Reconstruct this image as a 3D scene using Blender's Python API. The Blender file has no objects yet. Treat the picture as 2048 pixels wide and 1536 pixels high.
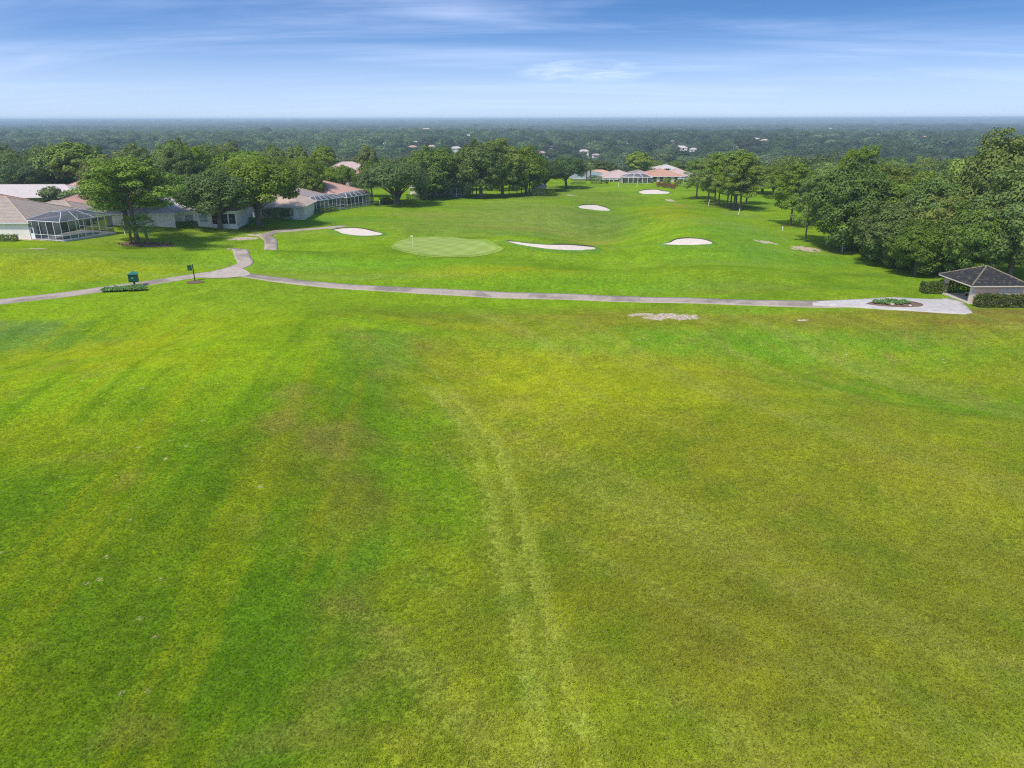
import bpy, bmesh, math, random
import numpy as np
from mathutils import Vector
R = math.radians
C = bpy.context.scene.collection
sc = bpy.context.scene
# ------------------------------------------------------------------ camera, sky, sun, exposure
CAMZ = 24.0; PITCH = R(20.47); ROLL = R(-0.12); FPX = 1421.0
cam_d = bpy.data.cameras.new('camera'); cam = bpy.data.objects.new('camera', cam_d); C.objects.link(cam)
cam.location = (0, 0, CAMZ); cam.rotation_mode = 'YXZ'
cam.rotation_euler = (R(90)-PITCH, 0, 0)
from mathutils import Matrix
cam.rotation_mode = 'XYZ'
cam.rotation_euler = (Matrix.Rotation(R(90)-PITCH, 3, 'X') @ Matrix.Rotation(ROLL, 3, 'Z')).to_euler()
cam_d.sensor_width = 36; cam_d.lens = 36*FPX/2048; cam_d.clip_end = 60000; cam_d.clip_start = 0.5
sc.camera = cam
SUN_EL, SUN_AZ = R(57), R(-140)          # azimuth clockwise from the view direction (+Y)
sd = bpy.data.lights.new('sun', 'SUN'); sd.energy = 2.75; sd.angle = R(7.0); sd.color = (1, .935, .83)
so = bpy.data.objects.new('sun', sd); C.objects.link(so)
sv = Vector((math.sin(SUN_AZ)*math.cos(SUN_EL), math.cos(SUN_AZ)*math.cos(SUN_EL), math.sin(SUN_EL)))
so.rotation_euler = sv.to_track_quat('Z', 'Y').to_euler(); so.location = (0, 0, 60)
sc.view_settings.view_transform = 'Standard'; sc.view_settings.look = 'None'
sc.view_settings.exposure = 0.52; sc.view_settings.gamma = 1; sc.view_settings.use_curve_mapping = False
sc.cycles.use_denoising = False; sc.cycles.filter_width = 1.15
sc.cycles.max_bounces = 6; sc.cycles.diffuse_bounces = 3; sc.cycles.transparent_max_bounces = 16
sc.cycles.volume_bounces = 1; sc.cycles.caustics_reflective = False; sc.cycles.caustics_refractive = False

class G:
    """tiny node-graph helper"""
    def __init__(s, tree): s.t = tree; tree.nodes.clear()
    def n(s, typ, **kw):
        nd = s.t.nodes.new(typ); ins = kw.pop('i', {})
        for k, v in kw.items(): setattr(nd, k, v)
        for k, v in ins.items():
            if isinstance(v, bpy.types.NodeSocket): s.t.links.new(v, nd.inputs[k])
            elif isinstance(v, bpy.types.Node): s.t.links.new(v.outputs[0], nd.inputs[k])
            else: nd.inputs[k].default_value = v
        return nd
    def m(s, op, a, b=0.0, c=0.0, clamp=False):
        return s.n('ShaderNodeMath', operation=op, use_clamp=clamp, i={0: a, 1: b, 2: c}).outputs[0]
    def mix(s, f, a, b, blend='MIX'):
        nd = s.n('ShaderNodeMix', data_type='RGBA', blend_type=blend)
        for k, v in ((0, f), (6, a), (7, b)):
            if isinstance(v, bpy.types.NodeSocket): s.t.links.new(v, nd.inputs[k])
            elif isinstance(v, bpy.types.Node): s.t.links.new(v.outputs[0], nd.inputs[k])
            elif k == 0: nd.inputs[k].default_value = v
            else: nd.inputs[k].default_value = (*v[:3], 1)
        return nd.outputs[2]
    def noise(s, vec, scale, detail=2, rough=.5, dist=0.0):
        return s.n('ShaderNodeTexNoise', i={'Vector': vec, 'Scale': scale, 'Detail': detail, 'Roughness': rough, 'Distortion': dist}).outputs[0]
    def ramp(s, v, lo, hi, a=0.0, b=1.0):
        return s.n('ShaderNodeMapRange', interpolation_type='SMOOTHSTEP', i={0: v, 1: lo, 2: hi, 3: a, 4: b}).outputs[0]
    def vmul(s, v, k):
        return s.n('ShaderNodeVectorMath', operation='MULTIPLY', i={0: v, 1: k}).outputs[0]

w = bpy.data.worlds.new('World'); sc.world = w; w.use_nodes = True
g = G(w.node_tree)
tc = g.n('ShaderNodeTexCoord').outputs['Generated']
sep = g.n('ShaderNodeSeparateXYZ', i={0: tc})
vz = g.n('ShaderNodeCombineXYZ', i={0: sep.outputs[0], 1: sep.outputs[1], 2: g.m('ADD', g.m('MULTIPLY', sep.outputs[2], 3.2), .075)})
vn = g.n('ShaderNodeVectorMath', operation='NORMALIZE', i={0: vz.outputs[0]}).outputs[0]
sky = g.n('ShaderNodeTexSky', sky_type='NISHITA', sun_disc=False, sun_elevation=SUN_EL, sun_rotation=SUN_AZ, altitude=60, air_density=1.0, dust_density=.6, ozone_density=1.2, i={0: vn})
skc = g.n('ShaderNodeHueSaturation', i={'Hue': .504, 'Saturation': 1.28, 'Value': 1.10, 'Color': sky.outputs[0]}).outputs[0]
# thin cirrus as a high flat layer: direction -> point on that layer
den = g.m('ADD', g.m('MAXIMUM', sep.outputs[2], 0.0), .10)
cu = g.m('DIVIDE', sep.outputs[0], den); cv = g.m('DIVIDE', sep.outputs[1], den)
cp = g.n('ShaderNodeCombineXYZ', i={0: g.m('MULTIPLY', cu, .34), 1: g.m('MULTIPLY', cv, .80), 2: 0.0}).outputs[0]
rot = g.n('ShaderNodeVectorRotate', rotation_type='Z_AXIS', i={'Vector': cp, 'Angle': R(14)}).outputs[0]
c1 = g.noise(g.vmul(rot, (.8, 1, 1)), .9, 7, .58, .8)
c2 = g.noise(g.vmul(rot, (.45, 1.0, 1)), 1.7, 9, .62, 1.4)
cm = g.m('ADD', g.m('MULTIPLY', c1, .78), g.m('MULTIPLY', c2, .32))
cf = g.ramp(cm, .47, .92, 0, .44)
cf = g.m('MULTIPLY', cf, g.ramp(sep.outputs[2], .0, .10, .45, 1.0))
# one brighter wisp right of the middle
wx = g.m('DIVIDE', g.m('SUBTRACT', g.m('DIVIDE', sep.outputs[0], sep.outputs[1]), .095), .085)
wz = g.m('DIVIDE', g.m('SUBTRACT', sep.outputs[2], .057), .014)
wr = g.m('ADD', g.m('MULTIPLY', wx, wx), g.m('MULTIPLY', wz, wz))
wisp = g.m('MULTIPLY', g.ramp(wr, 0, 1.6, 1, 0), g.ramp(g.noise(g.vmul(tc, (14, 14, 90)), 1.0, 5, .6, .8), .25, .85, 0, .50))
wisp = g.m('MULTIPLY', wisp, g.ramp(sep.outputs[1], 0, .2, 0, 1))
cf = g.m('MAXIMUM', cf, wisp)
skc = g.mix(g.ramp(sep.outputs[2], .0, .12, .80, 0), skc, (3.5, 4.25, 5.7))
cc = g.mix(cf, skc, (6.6, 7.3, 9.4))
bg = g.n('ShaderNodeBackground', i={'Color': cc, 'Strength': .122})
g.n('ShaderNodeOutputWorld', i={'Surface': bg.outputs[0]})

# ------------------------------------------------------------------ tags and mesh helpers
def tag(o, label=None, cat=None, group=None, kind=None):
    if label: o['label'] = label
    if cat: o['category'] = cat
    if group: o['group'] = group
    if kind: o['kind'] = kind
    return o
def empty(name, loc=(0, 0, 0), rz=0.0):
    o = bpy.data.objects.new(name, None); C.objects.link(o); o.location = loc; o.rotation_euler = (0, 0, rz)
    o.empty_display_size = .3
    return o
def link(name, me, parent=None, mats=()):
    for m in mats: me.materials.append(m)
    o = bpy.data.objects.new(name, me); C.objects.link(o)
    if parent: o.parent = parent
    return o
def np_mesh(name, V, F):
    """F: (n,3) or (n,4) int array"""
    V = np.asarray(V, np.float32); F = np.asarray(F, np.int32)
    me = bpy.data.meshes.new(name); k = F.shape[1]
    me.vertices.add(len(V)); me.vertices.foreach_set('co', V.ravel())
    me.loops.add(F.size); me.loops.foreach_set('vertex_index', F.ravel())
    me.polygons.add(len(F)); me.polygons.foreach_set('loop_start', np.arange(len(F), dtype=np.int32)*k)
    me.polygons.foreach_set('loop_total', np.full(len(F), k, np.int32))
    me.update(calc_edges=True); return me
class MB:
    def __init__(s): s.v = []; s.f = []
    def box(s, c, d, rz=0.0, top=1.0):
        b = len(s.v); ca, sa = math.cos(rz), math.sin(rz)
        for z in (-.5, .5):
            k = top if z > 0 else 1
            for x, y in ((-.5, -.5), (.5, -.5), (.5, .5), (-.5, .5)):
                X, Y = x*d[0]*k, y*d[1]*k
                s.v.append((c[0]+X*ca-Y*sa, c[1]+X*sa+Y*ca, c[2]+z*d[2]))
        s.f += [(b, b+3, b+2, b+1), (b+4, b+5, b+6, b+7)] + [(b+i, b+(i+1) % 4, b+4+(i+1) % 4, b+4+i) for i in range(4)]
        return s
    def bar(s, a, c, t, n=4, t2=None):
        a = Vector(a); c = Vector(c); d = c-a
        if d.length < 1e-6: return s
        d.normalize(); u = d.cross(Vector((0, 0, 1)))
        if u.length < .05: u = Vector((1, 0, 0))
        u.normalize(); v = d.cross(u); b = len(s.v); t2 = t if t2 is None else t2
        off = math.pi/4 if n == 4 else 0
        for p, r in ((a, t), (c, t2)):
            for i in range(n):
                A = 2*math.pi*i/n+off; q = p+u*(math.cos(A)*r)+v*(math.sin(A)*r); s.v.append(tuple(q))
        s.f += [(b+i, b+(i+1) % n, b+n+(i+1) % n, b+n+i) for i in range(n)]
        s.f += [tuple(b+n-1-i for i in range(n)), tuple(b+n+i for i in range(n))]
        return s
    def tube(s, pts, rs, n=7):
        b = len(s.v); m = len(pts)
        for k, p in enumerate(pts):
            p = Vector(p); d = Vector(pts[min(k+1, m-1)])-Vector(pts[max(k-1, 0)])
            if d.length < 1e-6: d = Vector((0, 0, 1))
            d.normalize(); u = d.cross(Vector((.13, 1, 0))); u.normalize(); v = d.cross(u)
            for i in range(n):
                A = 2*math.pi*i/n; s.v.append(tuple(p+u*(math.cos(A)*rs[k])+v*(math.sin(A)*rs[k])))
        for k in range(m-1):
            for i in range(n):
                s.f.append((b+k*n+i, b+k*n+(i+1) % n, b+(k+1)*n+(i+1) % n, b+(k+1)*n+i))
        s.f.append(tuple(b+(m-1)*n+i for i in range(n)))
        return s
    def quad(s, *p):
        b = len(s.v); s.v += [tuple(q) for q in p]; s.f.append(tuple(range(b, b+len(p)))); return s
    def build(s, name, mat, parent=None, smooth=False):
        me = bpy.data.meshes.new(name); me.from_pydata(s.v, [], s.f); me.update()
        if smooth:
            me.polygons.foreach_set('use_smooth', [True]*len(me.polygons))
        return link(name, me, parent, [mat])

rng = np.random.default_rng(7); random.seed(7)
def ss(a, b, x):
    t = np.clip((x-a)/(b-a), 0, 1); return t*t*(3-2*t)

# ------------------------------------------------------------------ terrain
def vnoise(x, y, lam, seed):
    r = np.random.default_rng(seed); n = 256; T = r.random((n, n))*2-1
    u = x/lam; v = y/lam; iu = np.floor(u).astype(int); iv = np.floor(v).astype(int); fu = u-iu; fv = v-iv
    fu = fu*fu*(3-2*fu); fv = fv*fv*(3-2*fv)
    a = T[iu % n, iv % n]; b = T[(iu+1) % n, iv % n]; c = T[iu % n, (iv+1) % n]; d = T[(iu+1) % n, (iv+1) % n]
    return (a*(1-fu)+b*fu)*(1-fv)+(c*(1-fu)+d*fu)*fv
MOUNDS = [  # x, y, height, sx, sy, angle deg
    (6, 139, 1.7, 13, 6.5, 8), (-6, 121, .7, 9, 4, 0), (2, 112.5, 1.1, 17, 4.5, -4), (29, 113, .9, 12, 5, 5),
    (-80, 118, 1.1, 24, 6, 4), (-48, 124.5, 1.1, 9, 3.0, 8), (-30, 128, .8, 12, 5, 0), (-41, 108, .5, 14, 6, 0),
    (33, 138, .9, 9, 5, 0), (15, 205, 1.6, 12, 14, 0), (40, 165, 1.5, 9, 25, -8), (-30, 160, .9, 16, 12, 0),
    (22, 175, -1.6, 9, 45, -5), (60, 128, -.7, 18, 14, 0), (50, 98, .6, 10, 4, 0),
    (-34, 72, .7, 16, 10, 20), (-52, 78, -1.0, 12, 7, 0), (-4, 58, -1.2, 7, 22, 5), (-12, 30, -1.2, 7, 20, 8),
    (45, 70, -.9, 26, 8, -22), (14, 84, .6, 30, 5, 0), (-18, 48, .7, 10, 16, 20),
]
def height(x, y):
    z = 3.0*(1-ss(-88, -42, x))*ss(85, 140, y)
    z = z+1.2*(1-ss(-60, -5, x))*ss(150, 200, y)*(1-ss(250, 320, y))
    y0 = 185+120*ss(-130, -25, x)-60*ss(90, 190, x)
    wd = 330-110*ss(-130, -25, x)
    z = z-19.5*ss(0, 1, (y-y0)/wd)*1.0
    z = z-19.5*ss(250, 600, np.abs(x))*(1-ss(0, 1, (y-y0)/wd))
    z = z-1.6*ss(22, 40, y)*(1-ss(70, 96, y))*ss(-16, 4, x)*(1-ss(40, 90, x))
    for mx, my, h, sx, sy, an in MOUNDS:
        a = R(an); dx = x-mx; dy = y-my; u = (dx*math.cos(a)+dy*math.sin(a))/sx; v = (-dx*math.sin(a)+dy*math.cos(a))/sy
        z = z+1.5*h*np.exp(-.5*(u*u+v*v))
    pm = np.exp(-.5*(((x+86)/9)**4+((y-141)/10)**4)); z = z*(1-pm)+2.5*pm; pm = np.exp(-.5*(((x-65)/9)**4+((y-98)/7.5)**4)); z = z*(1-pm)
    near = 1-ss(350, 700, np.hypot(x, y))
    z = z+near*(.22*vnoise(x, y, 23, 1)+.10*vnoise(x, y, 9, 2)+.035*vnoise(x, y, 3.5, 3))
    far = ss(450, 1500, y)
    z = z+far*(4.0*vnoise(x, y, 900, 4)+2.5*vnoise(x, y, 330, 5))+ss(2500, 9000, y)*7*(.4+vnoise(x, y, 3100, 6))
    return z
def grow(start, end, step0, k):
    out = []; x = start; s = step0; sg = 1 if end > start else -1
    while (x-end)*sg < 0:
        s *= k; x += sg*s; out.append(x)
    out[-1] = end; return out
gx = np.array(grow(-132, -26000, .6, 1.075)[::-1]+list(np.arange(-132, 132.1, .6))+grow(132, 26000, .6, 1.075))
gy = np.array(grow(12, -400, .6, 1.2)[::-1]+list(np.arange(12, 300, .6))+grow(300, 27000, .6, 1.055))
GX, GY = np.meshgrid(gx, gy)
GZ = height(GX, GY)
def hgt(x, y):
    x = np.asarray(x, float); y = np.asarray(y, float)
    i = np.clip(np.searchsorted(gx, x)-1, 0, len(gx)-2); j = np.clip(np.searchsorted(gy, y)-1, 0, len(gy)-2)
    fu = (x-gx[i])/(gx[i+1]-gx[i]); fv = (y-gy[j])/(gy[j+1]-gy[j])
    return (GZ[j, i]*(1-fu)+GZ[j, i+1]*fu)*(1-fv)+(GZ[j+1, i]*(1-fu)+GZ[j+1, i+1]*fu)*fv
cP, sP = math.cos(PITCH), math.sin(PITCH)
def ray(px, py):
    cx = (px-1024)/FPX; cy = (py-768)/FPX
    a = -ROLL; cx, cy = cx*math.cos(a)-cy*math.sin(a), cx*math.sin(a)+cy*math.cos(a)
    return cx, cP-cy*sP, -sP-cy*cP
def P(px, py):
    """ground point seen at a pixel of the 2048x1536 photograph"""
    dx, dy, dz = ray(px, py)
    t = np.concatenate([np.arange(15, 700, .4), np.arange(700, 12000, 5)])
    d = CAMZ+dz*t-hgt(dx*t, dy*t)
    k = np.argmax(d < 0)
    if d[k] >= 0: k = len(t)-1
    f = d[k-1]/(d[k-1]-d[k]); tt = t[k-1]+f*(t[k]-t[k-1])
    return dx*tt, dy*tt
def at(px, py, D):
    """point at forward distance D on the ray of a pixel"""
    dx, dy, dz = ray(px, py); t = D/dy; return dx*t, D, CAMZ+dz*t
def gp(x, y, dz=0.0): return (x, y, float(hgt(x, y))+dz)

# ---- paint the turf: tints given at places on the ground
TINT = np.zeros((*GX.shape, 3)); BARE = np.zeros(GX.shape); DIV = np.zeros(GX.shape); FLOOR = np.zeros(GX.shape)
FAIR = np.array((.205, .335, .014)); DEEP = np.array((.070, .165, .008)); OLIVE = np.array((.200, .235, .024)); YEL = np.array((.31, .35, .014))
BRN = np.array((.23, .20, .085)); COOL = np.array((.115, .245, .038)); PALE = np.array((.27, .36, .12)); LIME = np.array((.235, .385, .012))
TINT[:] = FAIR
def paint(mask, col):
    m = np.clip(mask, 0, 1)[..., None]; TINT[:] = TINT*(1-m)+col*m
def blob(cx, cy, rx, ry, an=0.0, soft=1.0, wob=.35, sd=11):
    a = R(an); dx = GX-cx; dy = GY-cy; u = (dx*math.cos(a)+dy*math.sin(a))/rx; v = (-dx*math.sin(a)+dy*math.cos(a))/ry
    r = np.sqrt(u*u+v*v)+wob*vnoise(GX, GY, max(.8, min(rx, ry)*.45), sd)
    return 1-ss(1-soft*.6, 1+soft*.6, r)
def pb(px, py, rx, ry, col, k=1.0, an=0.0, soft=1.0, sd=11):
    x, y = P(px, py); paint(blob(x, y, rx, ry, an, soft, sd=sd)*k, np.array(col))
n1 = vnoise(GX, GY, 18, 21); n2 = vnoise(GX, GY, 7, 22); n3 = vnoise(GX, GY, 40, 23); n4 = vnoise(GX, GY*.35, 5, 24)
paint(.5*ss(0, .7, n1), LIME); paint(.35*ss(.1, .8, n2), DEEP); paint(.3*ss(0, .8, n3), YEL)
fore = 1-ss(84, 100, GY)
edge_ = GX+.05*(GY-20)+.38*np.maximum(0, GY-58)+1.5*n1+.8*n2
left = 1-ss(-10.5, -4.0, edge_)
paint(fore*(.72*left)*(1-ss(38, 72, GY)), DEEP)  # deeper green on the near left, fading out farther away
paint(fore*(1-left)*.80, OLIVE)
paint(fore*(1-left)*.55*ss(-.2, .7, n4+.4*n2), np.array((.24, .25, .035)))
paint(fore*(1-left)*.35*ss(.1, .9, n2), np.array((.13, .21, .015)))
paint(fore*.50*np.exp(-.5*((edge_+3.6)/1.5)**2)*ss(34, 44, GY)*ss(-.6, .3, n2+.3), np.array((.17, .33, .012)))
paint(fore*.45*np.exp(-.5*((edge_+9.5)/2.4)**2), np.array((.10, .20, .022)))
# fields of their own
for a in [
    (1200, 760, 14, 9, YEL, .75, 5), (1000, 740, 8, 7, YEL, .5), (1450, 720, 12, 6, OLIVE, .5), (1300, 860, 12, 6, (.23, .27, .03), .5),
    (760, 690, 4, 9, COOL, .6), (690, 780, 5, 8, DEEP, .4), (820, 960, 3.0, 6, (.14, .27, .03), .4), (860, 1040, 2.0, 1.2, DEEP, .5), (600, 900, 5, 7, (.17, .20, .035), .6),
    (720, 1010, 2.2, 3.5, (.16, .17, .05), .7), (650, 1060, 2.2, 3, OLIVE, .6), (690, 1230, 2.2, 3, (.17, .2, .06), .6),
    (20, 668, 7, 5, (.10, .20, .11), .9), (70, 690, 9, 3.5, COOL, .8), (200, 700, 10, 4, YEL, .7), (300, 720, 9, 3, YEL, .65), (60, 880, 7, 6, YEL, .5), (100, 780, 8, 5, LIME, .6),
    (340, 620, 16, 4, (.22, .36, .03), .6), (60, 540, 22, 4, YEL, .7), (200, 530, 14, 3, YEL, .5), (200, 620, 20, 4, LIME, .5),
    (460, 700, 9, 8, LIME, .55), (430, 1040, 5, 5, (.14, .22, .02), .4), (150, 1150, 8, 8, (.13, .20, .02), .4), (300, 1300, 10, 6, DEEP, .35), (100, 1450, 9, 5, (.13, .19, .02), .4), (550, 1350, 6, 6, DEEP, .5),
    (1650, 700, 20, 4.0, (.10, .27, .03), .8, -8), (1850, 790, 16, 5, (.09, .25, .025), .8, -25), (1500, 665, 16, 3, (.11, .28, .03), .7), (1250, 690, 18, 2.2, (.12, .30, .03), .6),
    (1960, 760, 12, 5, (.17, .24, .02), .5), (1650, 640, 22, 2.2, (.15, .22, .035), .55), (1850, 650, 16, 2.5, (.19, .19, .06), .7, -6), (1900, 670, 12, 2, (.12, .20, .05), .6),
    (1400, 632, 26, 2.8, (.20, .22, .05), .7), (1150, 625, 24, 2.5, (.20, .24, .04), .55), (1540, 618, 12, 2, (.14, .36, .025), .7), (900, 620, 16, 2, (.13, .30, .02), .5), (760, 650, 7, 2, LIME, .7), (860, 645, 12, 1.6, YEL, .4),
    (1600, 1000, 9, 6, (.18, .24, .04), .5), (1800, 940, 10, 5, (.22, .26, .05), .6, -20), (1900, 1150, 8, 6, (.15, .19, .045), .6), (1400, 1200, 8, 6, (.15, .19, .03), .5), (1700, 1300, 10, 6, (.15, .17, .05), .5),
    # middle ground
    (1040, 545, 12, 3.2, YEL, .9), (960, 540, 10, 3, YEL, .6), (1090, 560, 14, 3, (.17, .37, .02), .6), (1400, 548, 14, 3, YEL, .5), (1500, 575, 8, 3, (.16, .19, .04), .55), (1600, 520, 16, 6, (.10, .28, .03), .6),
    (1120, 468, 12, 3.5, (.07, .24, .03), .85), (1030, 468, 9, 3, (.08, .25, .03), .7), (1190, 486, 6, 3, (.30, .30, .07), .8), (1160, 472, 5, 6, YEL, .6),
    (1330, 470, 8, 18, LIME, .8), (1340, 425, 6, 22, YEL, .75), (1300, 520, 20, 5, LIME, .6), (1310, 560, 24, 5, (.11, .30, .025), .5),
    (1100, 440, 16, 22, (.19, .29, .08), .85), (1000, 420, 16, 22, (.18, .28, .075), .8), (900, 450, 16, 16, (.18, .30, .07), .8), (1200, 440, 7, 22, (.12, .22, .06), .7), (1220, 400, 9, 22, (.13, .22, .05), .6), (1130, 390, 16, 18, (.16, .27, .06), .7),
    (850, 430, 12, 6, (.24, .28, .09), .6), (1010, 455, 14, 3, (.24, .27, .09), .6), (760, 440, 16, 6, (.20, .28, .05), .6), (700, 440, 16, 5, (.10, .30, .03), .6), (640, 500, 12, 8, LIME, .6), (740, 530, 22, 4, (.14, .36, .03), .6),
    (650, 550, 18, 2.5, (.22, .34, .03), .5), (560, 440, 14, 5, (.09, .25, .03), .7), (900, 395, 14, 8, (.10, .32, .04), .6),
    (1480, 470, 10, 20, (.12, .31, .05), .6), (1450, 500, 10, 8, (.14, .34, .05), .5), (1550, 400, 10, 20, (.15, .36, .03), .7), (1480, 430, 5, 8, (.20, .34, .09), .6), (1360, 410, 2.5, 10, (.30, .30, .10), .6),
    (300, 475, 10, 4, (.16, .30, .03), .6), (60, 500, 16, 2, (.17, .26, .05), .6), (530, 458, 9, 3, (.17, .15, .06), .8), (460, 452, 8, 3, (.07, .17, .03), .7), (1010, 395, 14, 3, (.10, .12, .04), .7),  # ends with darker patches at the feet of the oaks and the grove
    (1470, 414, 8, 4, (.09, .15, .04), .7), (1590, 452, 5, 2, (.14, .13, .06), .8), (1700, 500, 9, 3, (.10, .14, .04), .8), (1950, 625, 12, 1.6, (.16, .13, .07), .9), (2020, 640, 10, 1.6, (.17, .14, .07), .8),  # darker patches at the feet of the pines and the big oak, brown strips last
]:
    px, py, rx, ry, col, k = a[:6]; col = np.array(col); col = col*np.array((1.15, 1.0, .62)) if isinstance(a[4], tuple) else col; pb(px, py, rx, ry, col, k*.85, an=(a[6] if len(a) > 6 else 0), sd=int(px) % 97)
# mower and cart streaks
def poly_dist(pts):
    d = np.full(GX.shape, 1e9)
    sl = GY < 260
    X = GX[sl]; Y = GY[sl]; dd = np.full(X.shape, 1e9)
    for (ax, ay), (bx, by) in zip(pts[:-1], pts[1:]):
        ux, uy = bx-ax, by-ay; L = ux*ux+uy*uy; t = np.clip(((X-ax)*ux+(Y-ay)*uy)/L, 0, 1)
        dd = np.minimum(dd, np.hypot(X-ax-t*ux, Y-ay-t*uy))
    d[sl] = dd; return d
def smooth_pts(pts, n=6):
    out = []; m = len(pts)
    for i in range(m-1):
        p0, p1, p2, p3 = (np.array(pts[max(0, min(m-1, j))], float) for j in (i-1, i, i+1, i+2))
        for k in range(n):
            t = k/n; out.append(tuple(.5*((2*p1)+(-p0+p2)*t+(2*p0-5*p1+4*p2-p3)*t*t+(-p0+3*p1-3*p2+p3)*t**3)))
    out.append(tuple(pts[-1])); return out
trk1 = smooth_pts([P(*q) for q in ((862, 775), (930, 860), (965, 950), (990, 1060), (1020, 1200), (1052, 1330), (1085, 1530))])
trk2 = smooth_pts([P(*q) for q in ((905, 790), (985, 880), (1020, 980), (1055, 1100), (1095, 1250), (1130, 1370), (1185, 1530))])
for tr in (trk1, trk2):
    d = poly_dist(tr); paint((1-ss(.15, .85, d+.08*vnoise(GX, GY, 2.6, 40)))*.55, np.array((.35, .395, .09)))
ax_, ay_ = P(940, 900); dm = poly_dist(smooth_pts([P(*q) for q in ((1000, 980), (1022, 1080), (1056, 1220), (1090, 1350), (1130, 1530))]))
paint((1-ss(.1, .6, dm))*.12, np.array((.11, .15, .015)))
an = R(-5); sx_ = GX*math.cos(an)-GY*math.sin(an)
stripe = vnoise(sx_, GY*.03, .62, 50)+.6*vnoise(sx_, GY*.04, 2.1, 51)
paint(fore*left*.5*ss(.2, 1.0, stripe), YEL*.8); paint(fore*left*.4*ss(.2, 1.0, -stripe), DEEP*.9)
an = R(-35); s2_ = GX*math.cos(an)-GY*math.sin(an); st2 = vnoise(s2_, GY*.05+GX*.02, 1.1, 52)+.5*vnoise(s2_, GY*.06, 3.1, 53)
paint(fore*(1-left)*.42*ss(.1, .9, st2), np.array((.26, .29, .07)))
mid = ss(98, 112, GY)*(1-ss(280, 330, GY))
st3 = vnoise(GX*.05+GY*.015, GY*.30, 1.0, 54)+.6*vnoise(GX*.03, GY*.5, 1.0, 55)
paint(mid*.30*ss(.1, 1.1, st3), DEEP*1.3); paint(mid*.22*ss(.1, 1.1, -st3), np.array((.28, .36, .09)))
# divots and bare sand
for px, py, rx, ry in ((1335, 633, 3.6, 1.3), (1290, 629, 1.6, .6), (1375, 636, 1.4, .6), (490, 477, 2.3, 1.5), (470, 479, 1.5, .9), (520, 470, 2.5, 1.2), (1608, 497, 2.4, 1.7), (1630, 503, 2.0, .4),
                       (1528, 484, 1.8, 1.3), (1545, 487, 1.2, .6), (1340, 401, 1, 4), (1470, 414.5, 2.0, 1.0), (60, 479, 4, .8), (70, 497, 2.5, .5), (1500, 660, .5, .35), (1570, 672, .5, .4), (1703, 673, .5, .4), (2032, 822, .5, .4), (1695, 707, .4, .3), (1885, 722, .8, .4), (670, 456, 2.5, .5),
                       (1280, 680, .5, .35), (985, 718, .35, .3), (1140, 390, 1.5, 1), (1600, 640, 1, .3), (2010, 690, .8, .3)):
    x, y = P(px, py); BARE[:] = np.maximum(BARE, blob(x, y, rx*1.15, ry*1.25, 0, 1.1, .5, 61)*(1 if rx > .9 else .55))
for px, py, rx, ry in ((230, 700, 3.0, 3.0), (100, 740, 5, 4), (150, 790, 4, 3), (60, 930, 4, 4), (250, 830, 4, 4), (160, 1060, 3, 3), (300, 1010, 3, 3), (260, 1170, 2.5, 2.5), (200, 1260, 2.5, 1.5), (560, 1215, 1.0, 1.0), (90, 880, 4, 5), (450, 980, 2.0, 2), (220, 1450, 1.5, 1.5), (380, 900, 4, 4)):
    x, y = P(px, py); DIV[:] = np.maximum(DIV, blob(x, y, rx*1.3, ry*1.3, 0, 1.6, .2, 62))
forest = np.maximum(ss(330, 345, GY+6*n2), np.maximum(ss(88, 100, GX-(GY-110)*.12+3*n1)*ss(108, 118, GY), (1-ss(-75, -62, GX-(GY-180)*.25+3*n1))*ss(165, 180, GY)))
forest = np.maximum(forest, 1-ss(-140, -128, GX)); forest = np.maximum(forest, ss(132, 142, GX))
# far clearings in the forest are mown grass
CLEAR = []
for px, py, rx, ry in ((905, 296, 60, 60), (825, 297, 25, 60), (1140, 352, 30, 20), (1560, 362, 14, 18), (640, 262, 60, 150), (1330, 300, 20, 30), (1480, 275, 40, 60), (1600, 262, 40, 120), (700, 300, 25, 40)):
    if py < 340:
        D = {296: 1000, 297: 980, 262: 2000, 300: 850, 275: 1300}[py]; x, y, _ = at(px, py, D)
    else: x, y = P(px, py)
    CLEAR.append((x, y, rx, ry)); forest = forest*(1-blob(x, y, rx, ry, 0, .5, .2, 63))
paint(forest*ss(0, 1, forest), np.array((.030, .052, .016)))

f1 = vnoise(GX, GY, 2.6, 81)+.6*vnoise(GX, GY, 1.3, 82); f2 = vnoise(GX, GY, 3.4, 83)+.6*vnoise(GX, GY, 1.5, 84)
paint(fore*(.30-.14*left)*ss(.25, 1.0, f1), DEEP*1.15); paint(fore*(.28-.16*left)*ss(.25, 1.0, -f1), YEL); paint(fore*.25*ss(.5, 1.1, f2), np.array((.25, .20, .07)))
for px, py, rx, ry in ((640, 780, 3.5, 5), (640, 900, 3, 4), (690, 960, 2.2, 3), (710, 1060, 1.8, 2.4), (740, 1130, 1.4, 1.8), (650, 1180, 2, 2), (630, 850, 3, 3), (560, 1060, 2, 2), (700, 1230, 1.6, 1.8), (1900, 900, 4, 2), (1750, 720, 4, 2), (860, 780, 2.5, 2), (1780, 660, 7, 1.5), (1600, 740, 3, 1.2)):
    x, y = P(px, py); paint(blob(x, y, rx, ry, 0, 1.5, .4, int(px))*.36*ss(.2, 1.1, f2+.2), np.array((.215, .195, .06)))
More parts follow.
